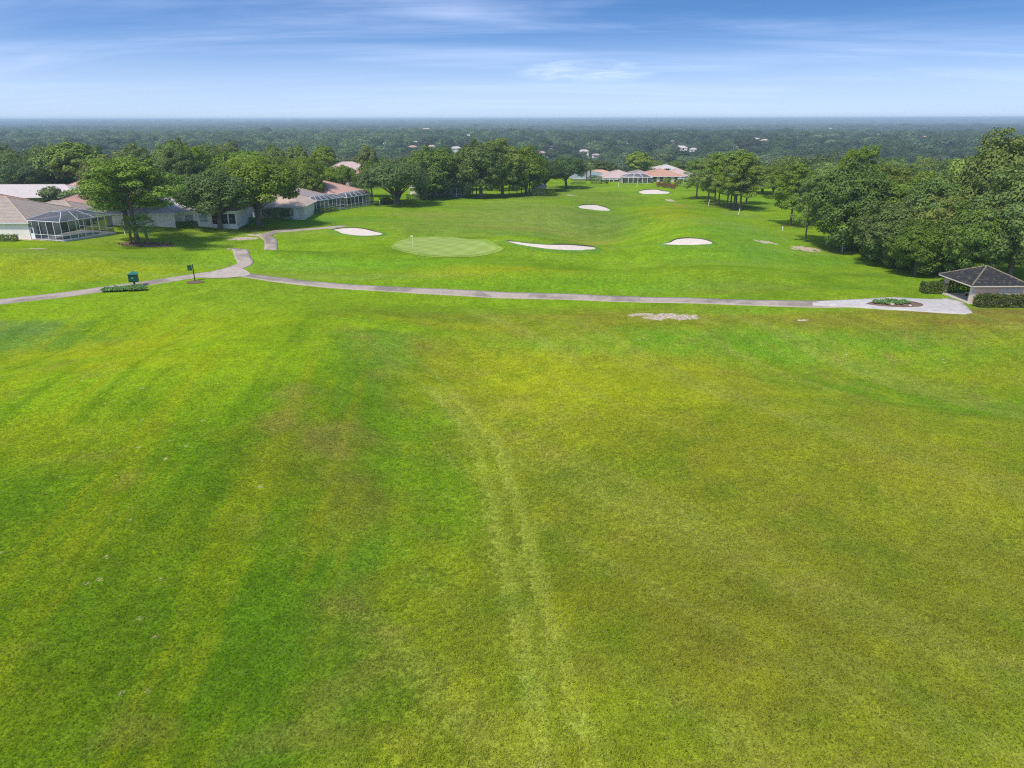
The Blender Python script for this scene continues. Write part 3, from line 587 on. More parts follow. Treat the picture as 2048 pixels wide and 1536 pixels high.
def cage(root, x0, y0, x1, y1, h, rise=1.1, open_side=None, step=2.0, door=None, low=.15, rot=0.0, org=(0, 0)):
    """screened pool enclosure: posts, rails, hipped frame roof, netting; local coordinates of its house"""
    fr = MB(); sc_ = MB(); rs = MB(); t = .055 if root.location.y < 180 else (.07 if root.location.y < 260 else .11)
    def edge(a_, b_, zb):
        L = math.dist(a_, b_); n = max(2, round(L/step)); out = []
        for k in range(n+1):
            f = k/n; out.append((a_[0]+(b_[0]-a_[0])*f, a_[1]+(b_[1]-a_[1])*f))
        for p in out: fr.bar((*p, -low-.3), (*p, h), t)
        for z in (.05, .95, h): fr.bar((*a_, z), (*b_, z), t*.9 if z < h else t*1.2)
        sc_.quad((*a_, 0), (*b_, 0), (*b_, h), (*a_, h))
        return out
    cs = {'f': ((x0, y0), (x1, y0)), 'r': ((x1, y0), (x1, y1)), 'b': ((x1, y1), (x0, y1)), 'l': ((x0, y1), (x0, y0))}
    for k, (a_, b_) in cs.items():
        if k != open_side: edge(a_, b_, 0)
    # hipped frame roof with flat-topped ridge
    w_, d_ = x1-x0, y1-y0; q = min(w_, d_)*.36
    top = [(x0+q, y0+q), (x1-q, y0+q), (x1-q, y1-q), (x0+q, y1-q)]; bot = [(x0, y0), (x1, y0), (x1, y1), (x0, y1)]; hz = h+rise
    for i in range(4):
        j = (i+1) % 4; fr.bar((*bot[i], h), (*top[i], hz), t); fr.bar((*top[i], hz), (*top[j], hz), t)
        rs.quad((*bot[i], h+.01), (*bot[j], h+.01), (*top[j], hz+.01), (*top[i], hz+.01))
        L = math.dist(top[i], top[j]); n = max(1, round(L/step))
        for k in range(1, n):
            f = k/n; tp = (top[i][0]+(top[j][0]-top[i][0])*f, top[i][1]+(top[j][1]-top[i][1])*f)
            fb_ = (bot[i][0]*(1-f)+bot[j][0]*f, bot[i][1]*(1-f)+bot[j][1]*f); fr.bar((*fb_, h), (*tp, hz), t*.85)
            if i in (0, 1):
                op = (top[(i+3) % 4][0]*(1-f)+top[(i+2) % 4][0]*f, top[(i+3) % 4][1]*(1-f)+top[(i+2) % 4][1]*f); fr.bar((*tp, hz), (*op, hz), t*.85)
    rs.quad(*[(*p, hz+.01) for p in top])
    pc = fr.build('pool_cage', M['white_metal'], root); pc.location = (*org, 0); pc.rotation_euler = (0, 0, rot)
    sc_.build('screen', M['screen'], pc); rs.build('roof_screen', M['rscreen'], pc)
    if door is not None:
        d = MB(); x, y = door
        for dx in (-.45, .45): d.box((x+dx, y-.05, 1.05), (.10, .07, 2.1))
        for z in (.08, 1.0, 2.08): d.box((x, y-.05, z), (.82, .065, .12))
        d.box((x, y-.05, .52), (.80, .03, .84)); d.build('screen_door', M['white_metal'], pc)
    return pc
def house(name, label, X, Y, rz, wings, wall, roof, cap=None, z=None, windows=(), fascia='white_metal', group=None, eave=2.9, pitch=.38, cages=(), base_drop=1.6, doors=()):
    z = float(hgt(X, Y)) if z is None else z
    root = empty(name, (X, Y, z), rz); tag(root, label, 'house', group)
    for (x0, y0, x1, y1, *rest) in wings:
        e = rest[0] if rest else eave
        wl = MB().box(((x0+x1)/2, (y0+y1)/2, (e-base_drop)/2), (x1-x0, y1-y0, e+base_drop-.02)).build('wall', M[wall], root)
        rise = (min(x1-x0, y1-y0)/2+.6)*pitch
        v, f, hips, und = hip_roof(x0, y0, x1, y1, e+.05, rise)
        rf = MB(); rf.v = v; rf.f = f; ro = rf.build('roof', M[roof], root)
        u = MB(); u.v = [(a_, b_, c_-.004) for a_, b_, c_ in v]; u.f = und; u.build('fascia', M[fascia], ro)
        cp_ = MB()
        for i, j in hips: cp_.bar(Vector(v[i])+Vector((0, 0, .02)), Vector(v[j])+Vector((0, 0, .02)), .11, 5)
        cp_.build('ridge_cap', M[cap or roof], ro)
    for (x, y, wz, ww, wh, face, *mt) in windows:
        mt = mt[0] if mt else 'blind'; hor = face in ('f', 'b'); s_ = -1 if face in ('f', 'l') else 1
        fr = MB(); th = .05
        def bx(mb, du, dz, su, sz, out, t_):
            if hor: mb.box((x+du, y+s_*out, wz+dz), (su, t_, sz))
            else: mb.box((x+s_*out, y+du, wz+dz), (t_, su, sz))
        for sgn in (-1, 1):
            bx(fr, sgn*ww/2, 0, .10, wh+.1, .03, .07); bx(fr, 0, sgn*wh/2, ww-.1, .10, .03, .07)
        bx(fr, 0, 0, ww-.1, .05, .03, .06); bx(fr, 0, -wh/2-.09, ww+.25, .08, .06, .14)
        wn = fr.build('window', M['white_metal'], root); gl = MB(); bx(gl, 0, 0, ww-.05, wh-.05, .012, .03); gl.build('pane', M[mt], wn)
    for (x, y, face) in doors:
        s_ = -1 if face in ('f', 'l') else 1; d = MB()
        d.box((x, y+s_*.04, 1.05), (.95, .08, 2.1)); dd = d.build('door', M['white_metal'], root); MB().box((x+.35, y+s_*.11, 1.0), (.05, .06, .12)).build('handle', M['black'], dd)
    for cg in cages: cage(root, **cg)
    return root
def flat_at(px, py):
    x, y = P(px, py); return x, y
# nearest house, left edge
h1 = house('house', 'white house with grey-brown hip roof and large pool cage at the left edge', -91.5, 136.5, R(0), [(-34, 0, 0, 18.5), (-12, 18.5, -2, 26)], 'white_wall', 'roof_tan', cap='roof_sand', z=2.75, eave=3.05,
           windows=[(0, 3.0, 1.2, 1.6, 1.9, 'r', 'glass'), (0, 6.2, 1.2, 1.8, 2.1, 'r', 'glass'), (0, 11, 1.2, 3.2, 2.2, 'r', 'glass')],
           cages=[dict(x0=0, y0=0, x1=9.2, y1=11.4, h=3.45, rise=1.35, step=1.75, open_side='l', door=(1.6, 0), low=1.2, rot=R(-20), org=(-.9, .5))])
def pool(X, Y, rz, w_, d_, z, label, inset):
    r_ = empty('swimming_pool', (X, Y, z), rz); tag(r_, label, 'swimming pool')
    dk = MB().box((0, 0, -.75), (w_, d_, 1.52)); dk.build('pool_deck', M['coping'], r_)
    cx, cy, rx, ry = inset; ring = MB(); n = 28; pts = [(cx+rx*math.copysign(abs(math.cos(a_))**.7, math.cos(a_)), cy+ry*math.copysign(abs(math.sin(a_))**.7, math.sin(a_))) for a_ in np.linspace(0, 2*math.pi, n, endpoint=False)]
    ring.v = [(x, y, .03) for x, y in pts]; ring.f = [tuple(range(n))]; ring.build('water', M['water'], r_)
    cpg = MB(); cpg.v = [(x, y, .02) for x, y in pts]+[(x, y, .06) for x, y in pts]+[(cx+(x-cx)*1.07, cy+(y-cy)*1.1, .06) for x, y in pts]+[(cx+(x-cx)*1.07, cy+(y-cy)*1.1, .0) for x, y in pts]
    cpg.f = [(k*n+i, k*n+(i+1) % n, (k+1)*n+(i+1) % n, (k+1)*n+i) for k in range(3) for i in range(n)]; cpg.build('coping', M['coping'], r_)
pool(-92.3+4.6*math.cos(R(-20))+6.1*math.sin(R(20)), 136.8+4.6*math.sin(R(-20))+6.1*math.cos(R(20)), R(-20), 9.1, 11.3, 2.78, 'blue swimming pool inside the big screen cage of the nearest house', (1.9, -.3, 1.9, 4.6))
house('house', 'house with rose-red tiled roof just behind the nearest white house', -101, 172, R(0), [(-10, 0, 16, 16)], 'cream_wall', 'roof_pink', z=1.6, pitch=.40)
house('house', 'house with smooth salmon hip roof behind the rose-red one', -119, 206, R(0), [(-14, 0, 12, 20)], 'cream_wall', 'roof_salmon', z=.6, eave=3.2, pitch=.42)
house('house', 'house with long pale white roof at the left edge of the photo', -150, 199, R(0), [(-12, 0, 32, 15)], 'white_wall', 'roof_white', z=.8, eave=3.2, pitch=.36)
house('house', 'house of which only a terracotta roof corner shows at the left edge', -133, 179, R(0), [(-14, 0, 6, 12)], 'cream_wall', 'roof_terra', z=1.2, eave=3.1, pitch=.42)
# behind the pine and the two oaks
x4, y4 = P(352, 455)
house('house', 'white house with pale roof half hidden behind the tall pine', x4, y4, R(4), [(-14, 0, 0, 16), (0, 3, 12, 16)], 'white_wall', 'roof_white', z=float(hgt(x4, y4))+.1, eave=2.9,
      windows=[(2.0, 3, 1.4, 1.8, 1.7, 'f'), (5.0, 3, 1.4, 1.8, 1.7, 'f'), (7.6, 3, 1.2, 1.7, 2.2, 'f', 'dark_room'), (9.4, 3, 1.2, 1.6, 2.2, 'f', 'dark_room'), (11.1, 3, 1.2, 1.5, 2.2, 'f', 'dark_room')])
x5, y5 = P(530, 448)
house('house', 'cream house with sand-coloured roof hidden behind the two oaks', x5, y5+8, R(2), [(-12, 0, 7, 15)], 'cream_wall', 'roof_sand', eave=2.8,
      windows=[(-4.2, 0, 1.3, 1.6, 1.7, 'f', 'glass'), (-1.5, 0, 1.3, 1.2, 1.7, 'f', 'glass'), (2.5, 0, 1.3, 2.2, 2.0, 'f', 'glass')], doors=[(5, 0, 'f')])
x6, y6 = P(622, 427); x7, y7 = P(748, 409); A6 = math.atan2(y7-y6, x7-x6); L6 = math.hypot(x7-x6, y7-y6)
house('house', 'house with mauve-grey roof and long pool cage right of the two oaks', x6, y6, A6, [(-3, 4.5, L6*.50, 19)], 'pink_wall', 'roof_mauve', cap='roof_sand', eave=2.8,
      windows=[(L6*.1, 4.5, 1.2, 2.2, 2.0, 'f', 'glass'), (L6*.3, 4.5, 1.2, 2.6, 2.0, 'f', 'glass'), (-3, 9, 1.4, 1.4, 1.6, 'l', 'glass')], cages=[dict(x0=0, y0=-.5, x1=L6*.48, y1=4.4, h=2.9, rise=.9, step=1.7, open_side='b', low=.6)])
house('house', 'house with wide salmon roof and pool cage left of the spreading oak', x6+math.cos(A6)*L6*.53, y6+math.sin(A6)*L6*.53, A6, [(0, 4.8, L6*.60, 22)], 'pink_wall', 'roof_salmon', eave=2.9,
      windows=[(L6*.1, 4.8, 1.2, 2.2, 2.0, 'f', 'glass'), (L6*.3, 4.8, 1.2, 2.6, 2.0, 'f', 'glass')], cages=[dict(x0=.2, y0=-.3, x1=L6*.45, y1=4.7, h=2.9, rise=1.0, step=1.7, open_side='b', low=.6)])
house('house', 'house with pale blush roof far behind the salmon roofed one', at(692, 350, 285)[0], 285, R(5), [(-9, 0, 9, 14)], 'pink_wall', 'roof_blush', eave=3.6, windows=[(-5, 0, 1.8, 1.5, 1.5, 'f', 'glass'), (3, 0, 1.8, 1.5, 1.5, 'f', 'glass')])
house('house', 'small terracotta roofed house end under the blush roof', at(668, 352, 262)[0], 262, R(-20), [(-6, 0, 6, 10)], 'pink_wall', 'roof_terra', eave=3.4)
x9, y9 = P(890, 396)
house('house', 'house with white screened porch, glimpsed under trees behind the spreading oak', x9, y9+6, R(0), [(-12, 0, 6, 14)], 'white_wall', 'roof_mauve', eave=2.7,
      windows=[(-2, 0, 1.3, 2.2, 1.8, 'f', 'glass'), (3, 0, 1.3, 1.5, 1.8, 'f', 'glass')], cages=[dict(x0=-2, y0=-4.5, x1=5.5, y1=-.1, h=2.7, rise=.9, step=1.8, open_side='b')])
# the row beyond the far end of the fairway
FR = 'houses in the row beyond the fairway'
def row(px, py, D, wings, wall, roof, label, **kw):
    x, y, z = at(px, py, D); kw['pitch'] = kw.get('pitch', .38)*.72; kw['eave'] = kw.get('eave', 2.9)*.92; house('house', label, x, y, kw.pop('rz', 0.0), wings, wall, roof, z=z, **kw)
row(1190, 369, 306, [(-9, 0, 8, 16)], 'cream_wall', 'roof_green', 'grey-green roofed house at the left end of the row beyond the fairway', eave=2.6, cages=[dict(x0=1.5, y0=-7, x1=8.5, y1=-.1, h=2.6, rise=.9, step=2.0, open_side='b')])
row(1238, 368, 300, [(-7, 0, 8, 15)], 'cream_wall', 'roof_blush', 'blush roofed cream house second from the left in the row beyond the fairway', eave=2.6, pitch=.45, windows=[(-4, 0, 1.4, 1.4, 1.3, 'f', 'glass')], cages=[dict(x0=.5, y0=-8, x1=12.0, y1=-.1, h=3.2, rise=1.2, step=1.8, open_side='b')])
row(1292, 367, 304, [(-9, 0, 5, 15)], 'cream_wall', 'roof_mauve', 'mauve roofed house in the middle of the row beyond the fairway', eave=2.8, pitch=.42, windows=[(-2, 0, 1.4, 1.4, 1.4, 'f', 'glass'), (2.0, 0, 1.4, 1.8, 1.8, 'f', 'glass')])
row(1322, 367, 298, [(-7, 0, 9, 16)], 'pink_wall', 'roof_terra', 'house with bright terracotta roof in the row beyond the fairway', eave=3.0, pitch=.40, windows=[(-5.2, 0, 1.5, 1.6, 2.3, 'f', 'glass'), (-2.6, 0, 1.5, 1.6, 2.3, 'f', 'glass'), (0, 0, 1.5, 1.6, 2.3, 'f', 'glass'), (3, 0, 1.5, 1.6, 2.3, 'f', 'glass'), (6, 0, 1.5, 1.6, 2.3, 'f', 'glass')])
row(1358, 367, 303, [(-7, 0, 8, 15), (4, -4, 14, 6)], 'pink_wall', 'roof_blush', 'blush roofed house with pool cage, right end of the far row of houses', eave=3.0, pitch=.45, cages=[dict(x0=-2, y0=-7, x1=7, y1=-.1, h=2.5, rise=.8, step=2.0, open_side='b')])
row(1332, 352, 345, [(-5, 0, 6, 10)], 'white_wall', 'roof_white', 'house with pale grey roof just behind the terracotta one', eave=3.2, pitch=.45)
row(1180, 356, 350, [(-12, 0, 8, 14)], 'white_wall', 'roof_blush', 'white house with rosy roof behind the grey-green roofed one', eave=4.2, windows=[(-9, 0, 2.4, 2.4, 1.8, 'f', 'glass'), (-3, 0, 2.4, 1.4, 1.8, 'f', 'glass')])
row(1198, 361, 335, [(-6, 0, 7, 10)], 'white_wall', 'roof_salmon', 'low salmon roofed house between the palms and the grey-green roof', eave=3.0)
row(1482, 372, 300, [(-5, 0, 9, 12)], 'white_wall', 'roof_white', 'white house glimpsed through the pine clump', eave=4.0, pitch=.4)
x_, y_ = P(1537, 374)
house('house', 'low white building at the end of the lawn right of the pine clump', x_, y_+2, 0.0, [(-2, 0, 3, 5)], 'white_wall', 'roof_white', eave=2.2)
house('house', 'terracotta roofed house glimpsed between the big trees on the right', at(1785, 400, 200)[0], 200, R(20), [(-7, 0, 7, 12)], 'cream_wall', 'roof_salmon', eave=3.6, z=float(at(1785, 413, 200)[2]))
house('house', 'pale gabled house end showing above the trees on the right', at(1826, 385, 240)[0], 240, R(0), [(-4, 0, 4, 9)], 'white_wall', 'roof_mauve', eave=3.2, z=float(at(1826, 388, 240)[2]))
# houses scattered in the far woods
FARH = [(1102, 292, 760, 'roof_blush', 'cream_wall', 'blush roofed two-storey house in the woods above the broad grey oak', 9), (1088, 303, 700, 'roof_salmon', 'white_wall', 'salmon roofed house just below the two-storey blush one in the woods', 7),
 (1168, 300, 690, 'roof_white', 'white_wall', 'pale roofed white house in the woods above the small palms', 8), (1194, 307, 640, 'roof_blush', 'white_wall', 'white house with blush roof right below the pale roofed one', 5),
 (1298, 268, 1350, 'roof_white', 'white_wall', 'lone white house in the far woods above the row of houses', 10), (1312, 274, 1200, 'roof_white', 'white_wall', 'lower of the two stacked white houses above the row of houses', 9),
 (1362, 293, 820, 'roof_white', 'white_wall', 'white house in the woods left of the pine clump top', 11), (1388, 296, 800, 'roof_white', 'white_wall', 'smaller white house beside the one left of the pine clump top', 7), (1417, 268, 1350, 'roof_blush', 'white_wall', 'low blush roofed house in the far woods above the pine clump', 14),
 (1512, 276, 1150, 'roof_sand', 'cream_wall', 'sand roofed house in the far woods above the right lawn', 9), (1530, 279, 1100, 'roof_blush', 'cream_wall', 'cream house beside the sand roofed one in the far woods', 9), (1660, 257, 2000, 'roof_blush', 'cream_wall', 'blush roofed house high in the far woods on the right', 15),
 (1710, 266, 1500, 'roof_sand', 'white_wall', 'white house with sand roof in the far woods right of the high blush one', 15), (1757, 269, 1400, 'roof_white', 'white_wall', 'flat looking white house in the far woods on the right', 12), (1768, 267, 1500, 'roof_blush', 'white_wall', 'small blush house next to the flat looking white one', 8),
 (1851, 274, 1200, 'roof_terra', 'white_wall', 'largest terracotta roofed house in the far woods on the right', 14), (1840, 280, 1100, 'roof_terra', 'white_wall', 'lower terracotta roofed house left of the largest one', 9), (913, 294, 950, 'roof_white', 'white_wall', 'white house standing at the bright green clearing in the far woods', 9),
 (830, 283, 1050, 'roof_blush', 'white_wall', 'blush roofed house behind the trees left of the bright green clearing', 9), (826, 291, 1000, 'roof_terra', 'white_wall', 'red roofed house left of the bright green clearing', 7), (862, 290, 1000, 'roof_salmon', 'white_wall', 'small salmon roofed house between the two clearings', 6),
 (852, 258, 2100, 'roof_sand', 'white_wall', 'long sandy building far off near the horizon', 22), (935, 270, 1500, 'roof_white', 'white_wall', 'white house in the far woods above the grove', 10), (45, 277, 1100, 'roof_salmon', 'white_wall', 'reddish house in the far woods at the left', 9), (1225, 261, 1900, 'roof_white', 'white_wall', 'tiny white house in the far woods at the middle', 10),
 (1445, 283, 1000, 'roof_salmon', 'white_wall', 'salmon roofed house in the far woods over the pine clump', 8), (1476, 288, 900, 'roof_white', 'white_wall', 'pale house directly over the tallest pine of the clump', 8), (1587, 285, 1000, 'roof_blush', 'cream_wall', 'blush house in the far woods left of the lime-green tree top', 8),
 (1622, 272, 1300, 'roof_sand', 'white_wall', 'sand roofed house in the far woods over the right rough', 9), (1905, 285, 1000, 'roof_sand', 'white_wall', 'sand roofed house in the far woods above the right trees', 8), (1250, 285, 950, 'roof_sand', 'white_wall', 'sand roofed house in the woods over the bright green tree', 7),
 (1052, 283, 1100, 'roof_white', 'white_wall', 'white house in the woods behind the right end of the grove', 8), (1345, 281, 1050, 'roof_blush', 'white_wall', 'blush house in the woods over the far row of houses', 8), (770, 286, 1000, 'roof_white', 'white_wall', 'white house in the woods above the spreading oak', 8), (985, 262, 1700, 'roof_sand', 'white_wall', 'pale building in the far woods over the grove', 12)]
HS = []
for px, py, D, rf, wl, lb, hw in FARH:
    s_ = hw*.8; dx_, dy_, dz_ = ray(px, py); tt_ = np.arange(400, 4200, 2.0); zz_ = CAMZ+dz_*tt_-hgt(dx_*tt_, dy_*tt_); k_ = int(np.argmax(zz_ < 7.0)) or len(tt_)-1
    x, y = dx_*tt_[k_], dy_*tt_[k_]; z = float(hgt(x, y))+1.8; HS.append((x, y, s_))
    house('house', lb, x, y, R(random.uniform(-25, 25)), [(-s_, 0, s_, s_*1.1)], wl, rf, z=z, eave=3.4, base_drop=7, pitch=.5, windows=[(-s_*.5, 0, 2.0, 2, 1.6, 'f', 'glass'), (s_*.4, 0, 2.0, 2.4, 1.8, 'f', 'glass')])
x, y, z = at(1119, 240, 7000)
rm = empty('radio_mast', (x, y, z)); tag(rm, 'thin radio mast standing on the far horizon', 'mast')
mb = MB()
for a_ in range(3):
    c_ = (math.cos(a_*2.094)*1.6, math.sin(a_*2.094)*1.6); mb.bar((*c_, -10), (*c_, 46), .5)
for k in range(10): mb.bar((-1.6, -1, k*4.5), (1.6, 1, k*4.5+4), .25)
mb.build('lattice', M['rock'], rm); MB().bar((0, 0, 46), (0, 0, 56), .3).build('aerial', M['white'], rm)

# ------------------------------------------------------------------ rest shelter on the right
X0, X1, Y0, Y1 = 62.6, 69.6, 94.9, 100.8; zg = float(hgt(64, 97))+.05
sh = empty('rest_shelter', (X0, Y0, zg)); tag(sh, 'small beige rest shelter with dark pyramid tile roof at the right edge', 'shelter')
W_, D_ = X1-X0, Y1-Y0
MB().box((W_/2, D_/2, -.3), (W_+.5, D_+.5, .64)).build('floor_slab', M['newcon'], sh)
v, f, hips, und = hip_roof(0, 0, W_, D_+.9, 2.55, 1.95, ov=.55)
rb = MB(); rb.v = v; rb.f = f; ro = rb.build('roof', M['roof_dark'], sh)
u = MB(); u.v = [(a_, b_, c_-.004) for a_, b_, c_ in v]; u.f = und; u.build('fascia', M['beige_panel'], ro)
cp_ = MB()
for i, j in hips: cp_.bar(Vector(v[i])+Vector((0, 0, .03)), Vector(v[j])+Vector((0, 0, .03)), .12, 6)
cp_.build('ridge_cap', M['cap_lichen'], ro)
for (x, y) in ((.25, D_+.5), (.0+.25, .25)): MB().box((x, y, 1.2), (.5, .5, 2.38)).build('post', M['beige_panel'], sh)
MB().box((W_/2+.25, .15, 1.2), (W_-.5, .22, 2.40)).build('front_wall', M['beige_wall'], sh)
MB().box((W_-1.9, .02, 1.1), (2.9, .10, 2.1)).build('wall_panel', M['beige_panel'], sh)
MB().box((W_-.1, D_/2+.3, 1.2), (.22, D_+.2, 2.40)).build('side_wall', M['beige_wall'], sh)
MB().box((W_/2+.9, D_*.62, 1.2), (.2, D_*.6, 2.40)).build('inner_wall', M['beige_wall'], sh)
bn = empty('bench', (X0+2.3, Y0+3.6, zg+.04)); tag(bn, 'plain bench inside the open side of the rest shelter', 'bench')
MB().box((0, 0, .45), (.45, 2.2, .07)).build('seat', M['beige_panel'], bn)
for s_ in (-.8, .8): MB().box((0, s_, .2), (.35, .08, .42)).build('leg', M['black'], bn)

# ------------------------------------------------------------------ leaves, trees
def cards(pos, nrm, size, r, aspect=.75):
    """kite-shaped leaf clusters at pos, facing nrm"""
    n = len(pos); nrm = nrm/np.linalg.norm(nrm, axis=1, keepdims=True)
    a_ = r.normal(size=(n, 3)); u = np.cross(nrm, a_); u /= np.linalg.norm(u, axis=1, keepdims=True); v = np.cross(nrm, u)
    s_ = size*(.6+.8*r.random((n, 1))); b = nrm*s_*.22
    V = np.stack([pos-u*s_*.5, pos-v*s_*aspect*.5*(.6+.8*r.random((n, 1)))+b, pos+u*s_*.5, pos+v*s_*aspect*.5*(.6+.8*r.random((n, 1)))+b*r.random((n, 1))*1.5], 1)
    return V.reshape(-1, 3), np.arange(n*4).reshape(-1, 4)
def sph(n, r):
    d = r.normal(size=(n, 3)); return d/np.linalg.norm(d, axis=1, keepdims=True)
def crown_mesh(name, lumps, total, size, r, mat, up=.35, inner=.15, aspect=.75, rnd=.34):
    """lumps: (centre, radius, zscale, outward)"""
    area = np.array([l[1]**2*(l[2]+.3) for l in lumps]); cnt = np.maximum(6, (total*area/area.sum()).astype(int))
    P_, N_ = [], []
    for (c_, rad, zs, out), n in zip(lumps, cnt):
        d = sph(int(n*1.8)+8, r); keep = (d@out > -.35) | (r.random(len(d)) < .25); d = d[keep][:n]
        rr = rad*(1-inner*2*r.random(len(d))**2+.10*r.normal(size=len(d)))
        P_.append(c_+d*rr[:, None]*np.array([1, 1, zs])); nn = d*.9+out*.3+np.array([0, 0, up])+rnd*r.normal(size=d.shape); N_.append(nn)
    V, F = cards(np.concatenate(P_), np.concatenate(N_), size, r, aspect)
    me = np_mesh(name, V, F); me.materials.append(mat); return me
def limbs(mb, base, tips, r0, r, spread=.3, sub=2):
    for tp in tips:
        a_ = Vector(base(tp)); b_ = Vector(tp); m1 = a_.lerp(b_, .35)+Vector((r.normal()*.3, r.normal()*.3, .35)); m2 = a_.lerp(b_, .7)+Vector((r.normal()*.35, r.normal()*.35, .45))
        mb.tube([a_, m1, m2, b_], [r0, r0*.65, r0*.38, r0*.12], 5)
def proto(kind, seed, total, size, mat, bmat='bark'):
    r = np.random.default_rng(seed); mb = MB(); L = []
    if kind in ('oak', 'wide', 'dense', 'round', 'shrub'):
        Hh, Wd = {'oak': (14, 15), 'wide': (11, 16), 'dense': (18, 15), 'round': (12, 9), 'shrub': (4, 5)}[kind]
        cz, rz_, n, lo = {'oak': (.57, .40, 54, -.50), 'wide': (.60, .36, 56, -.42), 'dense': (.52, .47, 70, -.85), 'round': (.58, .42, 34, -.7), 'shrub': (.45, .5, 22, -.8)}[kind]
        cen = np.array([0, 0, cz*Hh]); rad = np.array([Wd/2, Wd/2, rz_*Hh]); ph = r.random(8)*6.28
        for k in range(n):
            z = lo+(1-lo)*((k+.5)/n)**.85; a_ = k*2.39996+r.normal()*.25; q = math.sqrt(max(0, 1-z*z)); d = np.array([q*math.cos(a_), q*math.sin(a_), z])
            wob = 1+.10*math.sin(2*a_+ph[0])+.08*math.sin(3*a_+ph[1]+2*z)+.10*r.normal()
            lr = Wd/2*(.17+.13*r.random())*(1.0 if kind != 'shrub' else 1.2)
            c_ = cen+d*rad*(.82*wob)-d*lr*.25; L.append((c_, lr, .66 if kind in ('oak', 'wide') else .78, d))
        for k in range(n//3):
            d = sph(1, r)[0]; d[2] = abs(d[2])*.9; d /= np.linalg.norm(d); c_ = cen+d*rad*(.45+.25*r.random()); L.append((c_, Wd/2*.26, .8, d))
        for k in range(n//2):      # small outliers that break the outline
            d = sph(1, r)[0]; d[2] = max(d[2], -.3)
            c_ = cen+d*rad*(.93+.12*r.random()); L.append((c_, Wd/2*(.07+.07*r.random()), .7, d))
        fork = Hh*{'oak': .20, 'wide': .12, 'dense': .3, 'round': .3, 'shrub': .05}[kind]
        tr = Wd*.030 if kind != 'shrub' else .07
        lean = r.normal(size=2)*.3
        for q in range(5 if kind == 'dense' else 0):   # pale bare boughs reaching out between the leaf masses
            a_ = r.random()*6.28; zz = Hh*(.35+.4*r.random()); e_ = Wd*.5*(.92+.15*r.random()); mb.tube([(0, 0, zz-2.5), (e_*.5*math.cos(a_), e_*.5*math.sin(a_), zz-.3), (e_*math.cos(a_+.12), e_*math.sin(a_+.12), zz+.6)], [.16, .10, .03], 5)
        if kind == 'wide':
            for q in range(3):
                a_ = q*2.1; mb.tube([(.2*math.cos(a_), .2*math.sin(a_), -.6), (.5*math.cos(a_), .5*math.sin(a_), fork), (1.3*math.cos(a_), 1.3*math.sin(a_), fork*2.4)], [tr*.8, tr*.62, tr*.45], 7)
        mb.tube([(0, 0, -.8), (0, 0, 0), (lean[0]*.4, lean[1]*.4, fork), (lean[0], lean[1], cz*Hh)], [tr*1.7, tr*1.25, tr*.95, tr*.4], 8)
        tips = [tuple(l[0]) for l in L[:n] if l[3][2] < .75][::2]
        limbs(mb, lambda t: (lean[0]*.4, lean[1]*.4, fork*.95+.12*max(0, t[2]-fork)), tips, tr*.42, r)
    elif kind in ('pine', 'highpine'):
        Hh, Wd = 16, 10; lean = r.normal(size=2)*.5
        mb.tube([(0, 0, -.8), (0, 0, 0), (lean[0]*.3, lean[1]*.3, 5), (lean[0], lean[1], 11), (lean[0]*.6, lean[1]*.6, 15.2)], [.36, .27, .22, .15, .05], 7)
        for k in range(30):
            f = k/29; z = (3.9+f*10.7) if kind == 'pine' else (6.2+f*8.4); a_ = k*2.4+r.normal()*.3; ln = (Wd/2)*(.55+.55*math.sin(math.pi*min(1, (.18+f*.88))))*(.6+.5*r.random())
            tip = np.array([lean[0]*z/15+ln*math.cos(a_), lean[1]*z/15+ln*math.sin(a_), z+.3+ln*.22]); b0 = (lean[0]*z/15, lean[1]*z/15, z)
            mb.tube([b0, tuple((np.array(b0)+tip)/2+np.array([0, 0, .15])), tuple(tip)], [.085, .055, .02], 4)
            for q in range(4):
                t_ = .45+.6*q/3; c_ = np.array(b0)*(1-t_)+tip*t_+r.normal(size=3)*np.array([.4, .4, .25]); L.append((c_, .62+.5*r.random(), .62, np.array([math.cos(a_)*.4, math.sin(a_)*.4, .8])))
        for k in range(5): L.append((np.array([lean[0]*.6, lean[1]*.6, 14.9])+r.normal(size=3)*.6, .9, .7, np.array([0, 0, 1.0])))
    me = crown_mesh(kind+'_crown', L, total, size, r, mat, up=.45 if 'pine' not in kind else .6, aspect=.75 if 'pine' not in kind else .5)
    tm = bpy.data.meshes.new(kind+'_trunk'); tm.from_pydata(mb.v, [], mb.f); tm.update(); tm.polygons.foreach_set('use_smooth', np.ones(len(tm.polygons), bool)); tm.materials.append(M[bmat])
    return dict(crown=me, trunk=tm, H=Hh, W=Wd)
PR = {}
PR['oakA'] = proto('oak', 3, 26000, .36, M['l_oak']); PR['oakB'] = proto('oak', 4, 25000, .35, M['l_grey']); PR['wide'] = proto('wide', 5, 22000, .36, M['l_grey'])
PR['denseA'] = proto('dense', 6, 30000, .42, M['l_dark']); PR['denseB'] = proto('dense', 7, 30000, .42, M['l_oak']); PR['denseC'] = proto('dense', 27, 28000, .42, M['l_pine'])
PR['pineA'] = proto('pine', 8, 15000, .36, M['l_pine'], 'pbark'); PR['pineB'] = proto('pine', 9, 13000, .36, M['l_pine'], 'pbark'); PR['pineC'] = proto('pine', 10, 12000, .36, M['l_lime'], 'pbark')
PR['pineH'] = proto('highpine', 31, 17000, .34, M['l_pine'], 'pbark'); PR['lime'] = proto('round', 11, 8000, .45, M['l_lime']); PR['round'] = proto('round', 12, 7000, .45, M['l_oak'])
